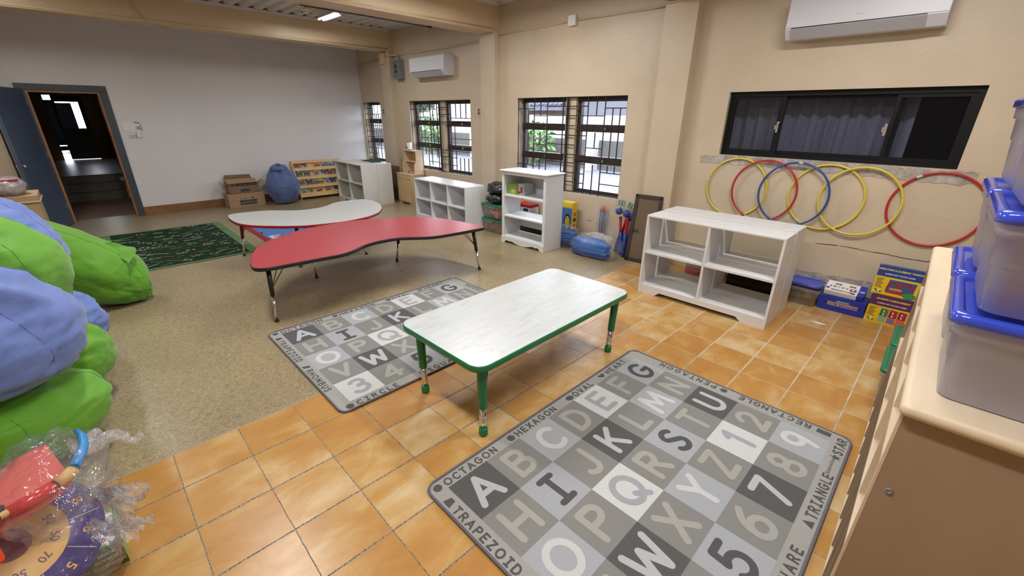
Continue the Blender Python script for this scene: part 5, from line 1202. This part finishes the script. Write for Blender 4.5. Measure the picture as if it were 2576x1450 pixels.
def folder_box(label, loc, rot, banner, l1, l2, seed):
    t = thing('game_box', label, 'box', loc, rot=rot)
    W_, H_, T_ = .31, .262, .062
    p = MB(); p.box((0, 0, 0), (W_, T_, H_), banner, bevel=.002); p.build('box_body', t)
    p = MB(); p.box((0, -.0012, 0), (W_, 0, H_ * .62), YCD); p.build('yellow_front', t)
    text(t, l1, .0215, YLET, FX(W_ / 2, -.0008, H_ * .87), bold=.0005, shear=.2, sx=.95 if len(l1) < 22 else .82)
    text(t, l2, .016, WLET, FX(W_ / 2, -.0008, H_ * .72), bold=.0003, shear=.2, sx=.95)
    p = MB(); random.seed(seed)
    if seed == 1:
        p.quad([(.09, -.0016, .03), (.275, -.0016, .02), (.285, -.0016, .145), (.10, -.0016, .145)], mat('sky_print', (.05, .08, .20), .5))
        for cx_, r_ in ((.135, .04), (.225, .045)):
            P_ = arc(cx_, .06, r_, r_ * 1.5, 0, 180, 14)
            for a_, b_ in zip(P_, P_[1:]): p.box((min(a_[0], b_[0]) - .004, -.0024, min(a_[1], b_[1]) - .004), (max(a_[0], b_[0]) + .004, -.0016, max(a_[1], b_[1]) + .004), RC)
        p.box((.115, -.0026, .055), (.20, -.0016, .075), mat('tan_train', (.50, .28, .08), .5)); p.box((.10, -.0022, .025), (.25, -.0016, .045), RC)
    else:
        for k in range(3):
            x = .095 + .062 * k
            p.quad([(x, -.0016, .075), (x + .056, -.0016, .072), (x + .058, -.0016, .145), (x + .004, -.0016, .148)], (mat('green_card', (.04, .25, .08), .4), RC, mat('magenta_card', (.35, .02, .10), .4))[k])
            p.quad([(x - .002, -.0016, .02), (x + .054, -.0016, .016), (x + .056, -.0016, .068), (x, -.0016, .072)], (mat('mint_card', (.25, .42, .32), .4), mat('violet_card', (.25, .14, .32), .4), mat('rose_card', (.50, .12, .18), .4))[k])
            for q in range(6): p.box((x + .006 + .015 * (q % 3), -.0024, .085 + .028 * (q // 3)), (x + .016 + .015 * (q % 3), -.0016, .10 + .028 * (q // 3)), (INK, WLET, RC)[q % 3])
    p.prism([(W_ - .052 + .045 * math.cos(a), .028 + .028 * math.sin(a)) for a in (2 * PI * k / 18 for k in range(18))], .0016, .0026, ORG if seed == 2 else mat('green_card', (.04, .25, .08), .4), M=Matrix(((1, 0, 0, 0), (0, 0, -1, 0), (0, 1, 0, 0), (0, 0, 0, 1))))
    for k in range(7): p.box((.012, -.0020, .140 - .013 * k), (.065 - .008 * (k % 3), -.0014, .145 - .013 * k), INK)
    for k in range(5): p.box((.008 + .012 * k, -.0022, .018 + .010 * (k % 2)), (.018 + .012 * k, -.0014, .032 + .012 * (k % 2)), (WLET, INK, mat('green_card', (.04, .25, .08), .4))[k % 3])
    p.build('printed_picture', t)
    return t
folder_box('purple topped geometry folder game box standing on the floor', (2.338, 4.865, 0), (-.07, 0, .0), PUR, 'GEOMETRY & MEASUREMENT', 'ELEMENTARY FOLDER GAMES', 2)
folder_box('blue topped algebra folder game box standing on the purple topped box', (2.322, 4.888, .266), (-.09, 0, .0), NBL, 'OPERATIONS & ALGEBRAIC THINKING', 'ELEMENTARY FOLDER GAMES', 1)
p = MB(); P_ = [(.05 * math.cos(a) * (1 + .3 * math.sin(3 * a)), .022 * math.sin(a)) for a in (2 * PI * k / 16 for k in range(16))]
p.prism([(2.07 + x, 4.47 + y) for x, y in P_], 0, .0015, PAPER); tag(p.build('paper_scrap'), 'small white scrap on the tiles in front of the blue blocks box', 'scrap')
# things glimpsed behind and through the double white shelf
t = thing('dark_box', 'dark box standing behind the white shelves, seen through the lower right opening', 'box', (1.12, 4.80, 0), 0)
p = MB(); p.box((0, 0, 0), (.50, .22, .33), mat('black_card', (.015, .013, .013), .4)); p.build('box_body', t)
t = thing('red_box', 'red and clear box behind the white shelves, seen through the lower left opening', 'box', (.66, 4.78, .0), 0)
p = MB(); p.box((0, 0, 0), (.30, .2, .12), PINK); p.build('box_body', t); p = MB(); p.box((0, 0, .12), (.30, .2, .24), GRYP); p.build('box_lid', t)
# ------------------------------------------------------------ bean bags
def cloth(name, col, sheen=.25):
    m = mat(name, col, .62, noise_amt=.05, scale=3, bump=.55, bscale=7, spec=.35, stretch=(1, 1, 2.6))
    m.node_tree.nodes['Principled BSDF'].inputs['Sheen Weight'].default_value = sheen
    return m
BBG = cloth('green_bean_bag_cloth', (.115, .33, .018)); BBB = cloth('blue_bean_bag_cloth', (.13, .20, .50)); BBN = cloth('denim_blue_bag_cloth', (.085, .135, .31))
HEAP = [((-.48, -.66, .26), (.37, .50, .285)), ((-1.02, -.545, .29), (.30, .45, .31)), ((-1.64, -.53, .31), (.33, .43, .32)), ((-.50, -.60, .72), (.42, .45, .34)), ((-1.18, -.59, .82), (.35, .45, .38)), ((-1.86, -.60, .82), (.41, .44, .42))]
def reach(r, n): return 1 / math.sqrt((n.x / r[0]) ** 2 + (n.y / r[1]) ** 2 + (n.z / r[2]) ** 2)
def bean_bag(label, c, r, m, seed, tilt=(0, 0, 0), knot=(0, 0), tear=.0, wr=.05, flat=.8, seams=5, n=96, nn=64):
    random.seed(seed); t = thing('bean_bag', label, 'bean bag', (c[0], c[1], 0), 0)
    R_ = Matrix.Rotation(tilt[2], 4, 'Z') @ Matrix.Rotation(tilt[1], 4, 'Y') @ Matrix.Rotation(tilt[0], 4, 'X')
    def pt(th, ph, off=0.0):
        d = Vector((math.sin(th) * math.cos(ph), math.sin(th) * math.sin(ph), math.cos(th)))
        f = 1 - tear * (max(0, d.z) ** 1.5) * .55 + (.12 * math.sin(PI * min(1, max(0, -d.z) * 1.1)) if tear == .06 else 0)
        # folds gathered towards the tip, pillow creases at the seams, loose wrinkles
        tip = max(0, (d.z - .15)) / .85
        fold = .085 * tip * math.sin(ph * 7 + 2.5 * noise.noise(d * 2 + Vector((seed, 0, 0))) + 3 * d.z) 
        seam = -.016 * math.exp(-((ph * seams / (2 * PI) + .15) % 1.0 - .5) ** 2 / .003) * (1 - tip)
        big = .07 * noise.noise(d * 1.6 + Vector((seed * 3.1, 1, 2)))
        s1 = noise.noise(Vector((d.x * 3, d.y * 3, d.z * 8)) + Vector((seed, 7, 3)))
        rid = (1 - abs(noise.noise(d * 3.1 + Vector((seed * 2.2, 4, 9)))) * 3.0); rid = max(0, rid) ** 2
        s2 = noise.noise(Vector((d.x * 1.7 + seed, d.y * 1.7, d.z * 1.7))); cr_ = max(0, 1 - abs(noise.noise(Vector((d.x * 2.2 + s2 * 2.0, d.y * 2.2 + seed, d.z * 4.5 + s2)))) * 5.0) ** 2
        g = 1 + fold + seam + big + wr * s1 * .45 + wr * .25 * rid - wr * .42 * cr_ + off
        q = Vector((d.x * r[0] * f, d.y * r[1] * f, d.z * r[2] * (1 + tear * .25 * max(0, d.z)))) * g
        q = R_ @ q + Vector((0, 0, c[2]))
        if q.z < .012: q.z = .012 - (.012 - q.z) * .03; q.z = max(q.z, 0.0)
        for c2, r2 in planes:
            s = (q - c2).dot(r2); s = (s + math.sqrt(s * s + .005)) / 2
            if s > .012: q = q - r2 * (s * .97)
        return q
    planes = []
    if (c, r) in HEAP:                     # soft sacks press flat against each other
        for c2, r2 in HEAP:
            if c2 == c: continue
            dv = Vector(c2) - Vector(c); L_ = dv.length
            if L_ > 1.2: continue
            nv = dv.normalized(); a_, b_ = reach(r, nv), reach(r2, nv); k_ = L_ * a_ / (a_ + b_)
            planes.append((Vector((0, 0, c[2])) + nv * k_, nv))
    p = MB(); rs = [[pt(PI * (1 - i / nn), 2 * PI * j / n) for j in range(n)] for i in range(nn + 1)]
    p.rings(rs, m, cap=False); bmesh.ops.remove_doubles(p.bm, verts=p.bm.verts, dist=1e-4); p.build('bag_cover', t)
    p = MB()
    for k in range(seams):
        ph = 2 * PI * (k + .35) / seams
        p.tube([pt(PI * (.12 + .70 * i / 30), ph, .006) for i in range(31)], .0016, m, n=5)
    p.build('seam', t)
    return t
bean_bag('green bean bag on the floor at the front of the heap, under a blue one', (-.48, -.66, .26), (.37, .50, .285), BBG, 1, wr=.04)
bean_bag('green bean bag on the floor, second from the front of the heap', (-1.02, -.545, .29), (.30, .45, .31), BBG, 2, wr=.06)
bean_bag('blue bean bag on the floor between green ones, mostly hidden', (-1.64, -.53, .31), (.33, .43, .32), BBB, 3, wr=.09)
bean_bag('blue bean bag on top at the front of the heap', (-.50, -.60, .72), (.42, .45, .34), BBB, 4, tilt=(.1, .2, .4), tear=.25, wr=.07)
bean_bag('green bean bag on top, behind the front blue one', (-1.18, -.59, .82), (.35, .45, .38), BBG, 5, tilt=(.1, -.25, .3), tear=.2, wr=.035)
bean_bag('blue bean bag on top at the back of the heap, nearest the blue door', (-1.86, -.60, .82), (.41, .44, .42), BBB, 6, tilt=(0, -.2, .8), tear=.3, wr=.09)
bean_bag('green bean bag lying at the far end of the heap beside the green rug', (-2.916, -.178, .408), (.275, .295, .58), BBG, 7, tilt=(0, .96, -2.108), tear=.06, wr=.05)
fb = [o for o in COL.objects if 'lying at the far end' in str(o.get('label'))][0]
p = MB(); g = []
for i in range(17):
    u = i / 16; row = []
    for j in range(9):
        v = j / 8; a_ = PI * u
        row.append(p.bm.verts.new(Vector((.17 * math.cos(a_) * (1 - .15 * v), .13 * math.sin(a_) * (.45 + .55 * v) - .03, .11 * v * math.sin(a_) + .015 * math.sin(u * 14 + v * 3) * v))))
    g.append(row)
for i in range(16):
    for j in range(8): p._f([g[i][j], g[i + 1][j], g[i + 1][j + 1], g[i][j + 1]], BBG, True)
fo = p.build('cloth_fold', fb, fix=False); fo.location = (.25, .235, .50); fo.scale = (1.15, 1.15, 1.1); fo.rotation_euler = (-.5, .35, .6)
bean_bag('denim blue bean bag with a gathered top, between the cartons and the book rack', (-7.02, 2.925, .34), (.30, .31, .38), BBN, 8, tear=.42, wr=.06, n=72, nn=48)
p = MB(); rs = []
for i in range(16):
    a_ = i / 15; rs.append([Vector((( .07 + .07 * math.sin(a_ * 3.0)) * math.cos(ph_) * (1 + .25 * math.sin(3 * ph_ + 5 * a_)), (.13 + .03 * math.sin(a_ * 3.0) - .03 * a_) * math.sin(ph_) * (1 + .2 * math.cos(4 * ph_ + 6 * a_)), .11 * a_ + .02 * math.sin(2 * ph_))) for ph_ in (2 * PI * k / 40 for k in range(40))])
p.rings(rs, BBN, cap=True); g_ = p.build('gathered_top'); g_.location = (0.03, -.02, .645)
bb = [o for o in COL.objects if o.get('category') == 'bean bag' and 'denim' in o['label']][0]; g_.parent = bb
# carton shelf behind the heap with bagged things
t = thing('carton', 'tan carton with a raised rim behind the bean bags, left of the blue door', 'carton', (-4.95, -.90, 0), 0)
CT2 = mat('tan_cardboard', (.46, .32, .18), .7, noise_amt=.05, scale=8)
p = MB(); p.box((0, 0, 0), (.50, .53, .80), CT2, bevel=.004); p.build('carton_body', t)
p = MB(); p.box((-.01, -.01, .80), (.51, .54, .87), CT2, bevel=.004); p.build('carton_lid', t)
p = MB(); p.tube([(.515, -.01, .80), (.515, .54, .80), (-.01, .545, .80)], .012, CT2); p.build('carton_rim', t)
BG2 = film('clear_crinkled_bag', (.9, .9, .92), .35, .15, diffuse=(.55, .50, .52), gloss=.5, bump=.8, bscale=25)
o = lump('clear crinkled bag with a red strip on the tan carton', 'plastic_bag', 'bag', (-4.62, -.55, .872), (.17, .13, .11), BG2, 31, amp=.10)
p = MB(); p.box((-.12, -.08, .150), (.13, .09, .172), RC, bevel=.006); p.build('red_strip', o)
o = lump('white and navy bagged packet at the far left of the tan carton', 'plastic_bag', 'bag', (-4.65, -.80, .872), (.15, .10, .12), BG2, 33, amp=.10)
p = MB(); p.box((-.1, -.12, .03), (.1, -.06, .15), NAVY, bevel=.01); p.build('navy_packet', o)

# ------------------------------------------------------------ toys in clear bags at the front left
OLV = mat('olive_card', (.085, .115, .025), .4); LGN = mat('light_green_card', (.28, .42, .15), .4); GEDG = mat('green_card_edge', (.05, .28, .06), .4); CREAML = mat('cream_lettering', (.62, .58, .42), .5)
def magbox(label, loc):
    t = thing('storage_box_pack', label, 'box', loc, 0, 'magnetic storage boxes packs')
    p = MB(); p.box((-.24, -.105, 0), (0, 0, .118), LGN, bevel=.002); p.build('box_body', t)
    p = MB(); p.box((0, -.105, 0), (.0012, 0, .118), OLV); p.build('box_end', t)
    Mf = lambda y, z: frame_m(Vector((.0018, y, z)), (0, -1, 0), (0, 0, -1))
    text(t, 'MAGNETIC', .019, CREAML, Mf(-.052, .030), bold=.0004); text(t, 'STORAGE', .019, CREAML, Mf(-.052, .062), bold=.0004); text(t, 'BOXES', .017, CREAML, Mf(-.052, .088), bold=.0004)
    p = MB(); p.box((.0005, -.092, .02), (.0016, -.012, .042), mat('brown_banner', (.12, .06, .02), .5)); p.build('name_banner', t)
    p = MB(); p.box((-.20, -.095, .118), (-.02, -.016, .1192), PAPER); p.box((-.235, -.105, .1175), (0, -.098, .1188), GEDG); p.box((-.01, -.105, .1178), (0, 0, .1190), GEDG)
    p.box((-.10, -.065, .1190), (-.06, -.035, .1200), NBL); p.box((-.055, -.06, .1190), (-.03, -.04, .1200), RC); p.box((-.16, -.06, .1190), (-.12, -.03, .1200), GEDG); p.build('printed_picture', t)
magbox('green magnetic boxes pack on the tiles, nearest the vinyl edge', (.600, -.232, 0)); magbox('green magnetic boxes pack half hidden under the purple target', (.585, -.342, 0))
# number target on its side table of packs
tc_ = Vector((.70, -.455, .385)); nz = Vector((.62, .34, .80)).normalized()
ux = nz.cross(Vector((0, 0, 1))).normalized(); Mt_ = frame_m(tc_, -ux, nz.cross(-ux)); 
t = thing('number_target', 'round purple and yellow number target in a clear bag at the front left', 'target', (0, 0, 0)); t.matrix_world = Mt_
VIO = mat('violet_target_print', (.045, .018, .21), .35, noise_amt=.3, scale=9); YTG = mat('yellow_target_print', (.72, .40, .05), .35); MRN = mat('maroon_print', (.16, .02, .03), .4)
p = MB(); p.lathe([(.232, -.010), (.236, -.004), (.236, .004), (.230, .008), (.02, .008)], VIO, n=64); p.build('target_board', t)
p = MB(); p.prism([(.142 * math.cos(a), .142 * math.sin(a)) for a in (2 * PI * k / 48 for k in range(48))], .008, .0095, YTG)
p.build('yellow_ring', t)
p = MB(); p.prism([(.052 * math.cos(a), .052 * math.sin(a)) for a in (2 * PI * k / 32 for k in range(32))], .0095, .0108, MRN); p.build('centre_ring', t)
p = MB()
for k in range(10):
    a = 2 * PI * (k + .5) / 10; p.box((.145, -.001, .0082), (.225, .001, .0092), PAPER, M=Matrix.Rotation(a, 4, 'Z'))
p.build('sector_line', t)
for k, (s, s2) in enumerate((('8', '50'), ('3', '10'), ('7', '40'), ('2', '20'), ('9', '60'), ('4', '30'), ('6', '80'), ('1', '50'), ('5', '70'), ('8', '50'))):
    a = 2 * PI * k / 10; Rr = Matrix.Rotation(a, 4, 'Z')
    text(t, s, .040, YTG, Rr @ Matrix.Translation((.188, 0, .0088)) @ Matrix.Rotation(-PI / 2, 4, 'Z'), bold=.001); text(t, s2, .034, MRN, Rr @ Matrix.Translation((.105, 0, .0100)) @ Matrix.Rotation(-PI / 2, 4, 'Z'), bold=.0006)
t = thing('target_stand', 'dark wedge of packed parts under the purple target', 'pack', (.66, -.50, 0), .0)
p = MB(); p.box((-.14, -.20, 0), (.10, .04, .10), BLACK, bevel=.01); p.box((-.10, -.18, .10), (.02, .0, .24), BLACK, bevel=.01); p.build('packed_parts', t)
t = thing('toy_bow', 'red toy bow with a blue curved limb and yellow grip in a clear bag', 'toy bow', (.75, -.30, .60), 0)
o_ = Vector((.75, -.30, .60)); SALM = mat('salmon_red_plastic', (.62, .10, .075), .4); BLT = mat('sky_blue_plastic', (.03, .25, .62), .35); ORR = mat('orange_red_plastic', (.85, .07, .02), .4); WDY = mat('yellow_wood', (.62, .38, .13), .5)
p = MB(); p.tube([Vector(q) - o_ for q in ((.524, -.222, .62), (.578, -.209, .62), (.642, -.207, .62), (.70, -.216, .62), (.755, -.236, .615))], [.008, .012, .014, .015, .017], BLT, n=12); p.build('bow_limb', t)
p = MB(); p.tube([Vector(q) - o_ for q in ((.752, -.238, .61), (.772, -.262, .60), (.785, -.282, .598))], [.018, .020, .020], WDY, n=8); p.build('bow_grip', t)
p = MB(); p.prism([(-.27, -.015), (-.01, .045), (.045, .0), (.075, -.07), (.10, -.13), (-.09, -.16), (-.23, -.10)], -.05, -.012, SALM); p.tube([(.03, .01, -.01), (.055, -.04, -.01), (.08, -.09, -.01)], .022, mat('clear_red_plastic', (.55, .02, .02), .2), n=12); p.build('bow_case', t)
p = MB(); p.tube([(.085, -.085, .0), (.10, -.12, .0), (.115, -.15, -.01)], .012, WDY, n=8); p.tube([(.055, -.10, .008), (.125, -.11, .0)], .009, BLACK, n=8); p.build('trigger', t)
p = MB(); p.box((.065, -.27, -.07), (.185, -.150, .0), ORR, bevel=.012, M=Matrix.Rotation(.25, 4, 'Z')); p.build('orange_head', t)
sheer_bag('clear crinkled bag over the red toy bow', (.68, -.31, .50), (.27, .14, .075), 41, name='toy_bag', amp=.32, freq=2.6)
sheer_bag('clear crinkled bag over the purple number target', (.70, -.44, .20), (.30, .27, .16), 42, name='toy_bag', amp=.22, freq=2.6)
CRK = film('crinkled_cellophane', (.99, .99, .99), .76, .10, diffuse=(.92, .92, .95), gloss=.45, bump=1.0, bscale=35)
def crinkle(label, pts, seed):
    """loose gathered end of a cellophane bag: a fan of pleats"""
    p = MB(); random.seed(seed); a, b, wdt = Vector(pts[0]), Vector(pts[1]), pts[2]; d = (b - a); side = d.cross(Vector((0, 0, 1))).normalized(); n, k = 18, 10; g = []
    for i in range(k + 1):
        s = i / k; row = []
        for j in range(n + 1):
            u = j / n - .5; q = a + d * s * (1 + .15 * noise.noise(Vector((u * 5, seed, 0)))) + side * u * wdt * (.35 + .9 * s) + Vector((0, 0, .030 * math.sin(j * 1.9 + seed) * (1.1 - .5 * s) + .05 * noise.noise(Vector((u * 4, s * 3, seed)))))
            row.append(p.bm.verts.new(q))
        g.append(row)
    for i in range(k):
        for j in range(n): p._f([g[i][j], g[i + 1][j], g[i + 1][j + 1], g[i][j + 1]], CRK, True)
    return tag(p.build('bag_end', fix=False), label, 'bag')
crinkle('gathered clear cellophane end sticking out past the blue bow limb', ((.56, -.24, .56), (.44, -.13, .50), .15), 1)
crinkle('upper crumpled clear cellophane end beside the number target', ((.66, -.24, .42), (.78, -.12, .40), .10), 2)
crinkle('lower crumpled clear cellophane end above the green magnetic boxes', ((.76, -.26, .36), (.90, -.14, .36), .12), 3)
t = thing('pale_canister', 'pale pink canister at the left edge beside the front green bean bag', 'canister', (.02, -.70, 0), 0)
PNK = mat('pale_pink_plastic', (.62, .50, .48), .45)
p = MB(); p.lathe([(0, 0), (.13, .0), (.14, .01), (.14, .36), (.12, .385), (0, .40)], PNK, n=36); p.build('canister_body', t)

# ------------------------------------------------------------ outside the windows, colours darkened to hold down the daylight
ASPH = mat('darkened_yard_paving', (.080, .080, .108), .8, noise_amt=.06, scale=2); WLO = mat('low_grey_block_wall', (.045, .044, .042), .9, noise_amt=.12, scale=5); FENW = mat('white_painted_wall', (.30, .30, .31), .8)
mb = MB(); mb.box((-50, YW + .22, -.12), (16, 40, -.02), ASPH); structure(mb.build('yard'))
mb = MB(); mb.box((-50, 13.0, -.02), (16, 13.25, .95), WLO); tag(mb.build('yard_wall'), 'low grey block wall across the yard outside the windows', 'wall')
mb = MB(); mb.box((-50, 15.5, 0), (16, 15.7, 1.75), FENW)
tag(mb.build('street_wall'), 'white painted wall beyond the low yard wall', 'wall')
LEAF = mat('darkened_green_leaves', (.045, .10, .018), .7, noise_amt=.4, scale=4); LEAF2 = mat('yellow_green_leaves', (.075, .11, .03), .7, noise_amt=.4, scale=4)
def bush(label, name, cat, loc, r3, m, seed, stem=0.0):
    random.seed(seed); p = MB()
    for k in range(420):
        d = Vector((random.gauss(0, 1), random.gauss(0, 1), random.gauss(0, 1))).normalized() * random.uniform(.55, 1) 
        q = Vector((d.x * r3[0], d.y * r3[1], d.z * r3[2])); s = random.uniform(.07, .14) * max(1, r3[0])
        u = Vector((random.gauss(0, 1), random.gauss(0, 1), random.gauss(0, 1))).normalized(); v = u.cross(d).normalized()
        p.quad([q - u * s, q - v * s * .5, q + u * s, q + v * s * .5], m)
    t = thing(name, label, cat, loc); o = p.build('foliage', t, fix=False)
    p = MB(); p.tube([(0, 0, -stem - r3[2]), (0, 0, 0)], .06, CARTOND, n=8); p.build('stem', t)
    return t
bush('round green bush by the low yard wall, seen through the nearest barred window', 'bush', 'bush', (-8.7, 12.2, .80), (1.1, .7, .80), LEAF, 1)
bush('leafy bush by the low yard wall, seen through the twin far window', 'bush', 'bush', (-15.2, 12.2, .9), (1.0, .7, .9), LEAF, 2)
bush('tall yellow green tree crown outside, left of the roofed house', 'tree', 'tree', (-15.0, 17.5, 3.4), (2.0, 1.5, 1.7), LEAF2, 3, 1.75)
bush('green tree crown outside, seen through the far windows', 'tree', 'tree', (-25.0, 18, 3.3), (3.2, 1.5, 1.6), LEAF2, 4, 1.75)
t = thing('house', 'salmon walled house with a dark tiled roof edge outside the nearest barred window', 'house', (-18.6, 21.0, 0))
SALW = mat('salmon_house_wall', (.10, .040, .028), .8); ROOFM = mat('dark_roof_tiles', (.08, .08, .12), .7)
mb = MB(); mb.box((0, 0, 0), (4.2, 4, 4.2), SALW); mb.build('house_wall', t)
mb = MB(); mb.box((-.2, -.5, 2.0), (4.4, -.1, 2.25), ROOFM)
for k in range(14): mb.tube([(-.1 + .33 * k, -.55, 2.28), (-.1 + .33 * k, 0, 2.45)], .09, ROOFM, n=8)
mb.build('porch_roof', t)
t = thing('house', 'pale two storey house outside with grey windows, right of the salmon house', 'house', (-13.9, 21.0, 0))
mb = MB(); mb.box((0, 0, 0), (9, 5, 5.2), mat('darkened_house_wall', (.075, .08, .10), .8)); mb.build('house_wall', t)
mb = MB()
for x in (.9, 1.5, 4.4, 5.4): mb.box((x, -.03, 2.5), (x + .45, .0, 3.4), STEELD)
mb.build('house_window', t)
t = thing('house', 'white building far outside behind the trees', 'house', (-36, 22.0, 0))
mb = MB(); mb.box((0, 0, 0), (11, 5, 4.5), FENW); mb.build('house_wall', t)
for k, (x, y) in enumerate(((-6.6, 12.9), (-12.8, 12.9), (-18.6, 12.9))):
    mb = MB(); mb.box((x, y - .3, -.02), (x + .3, y + .09, 1.35), FENW); tag(mb.build('gate_post'), 'pale gate post on the low yard wall, %s' % ('nearest', 'middle', 'farthest')[k] + ' one', 'post')

# ------------------------------------------------------------ clean-up of the object list
bpy.context.view_layer.update()
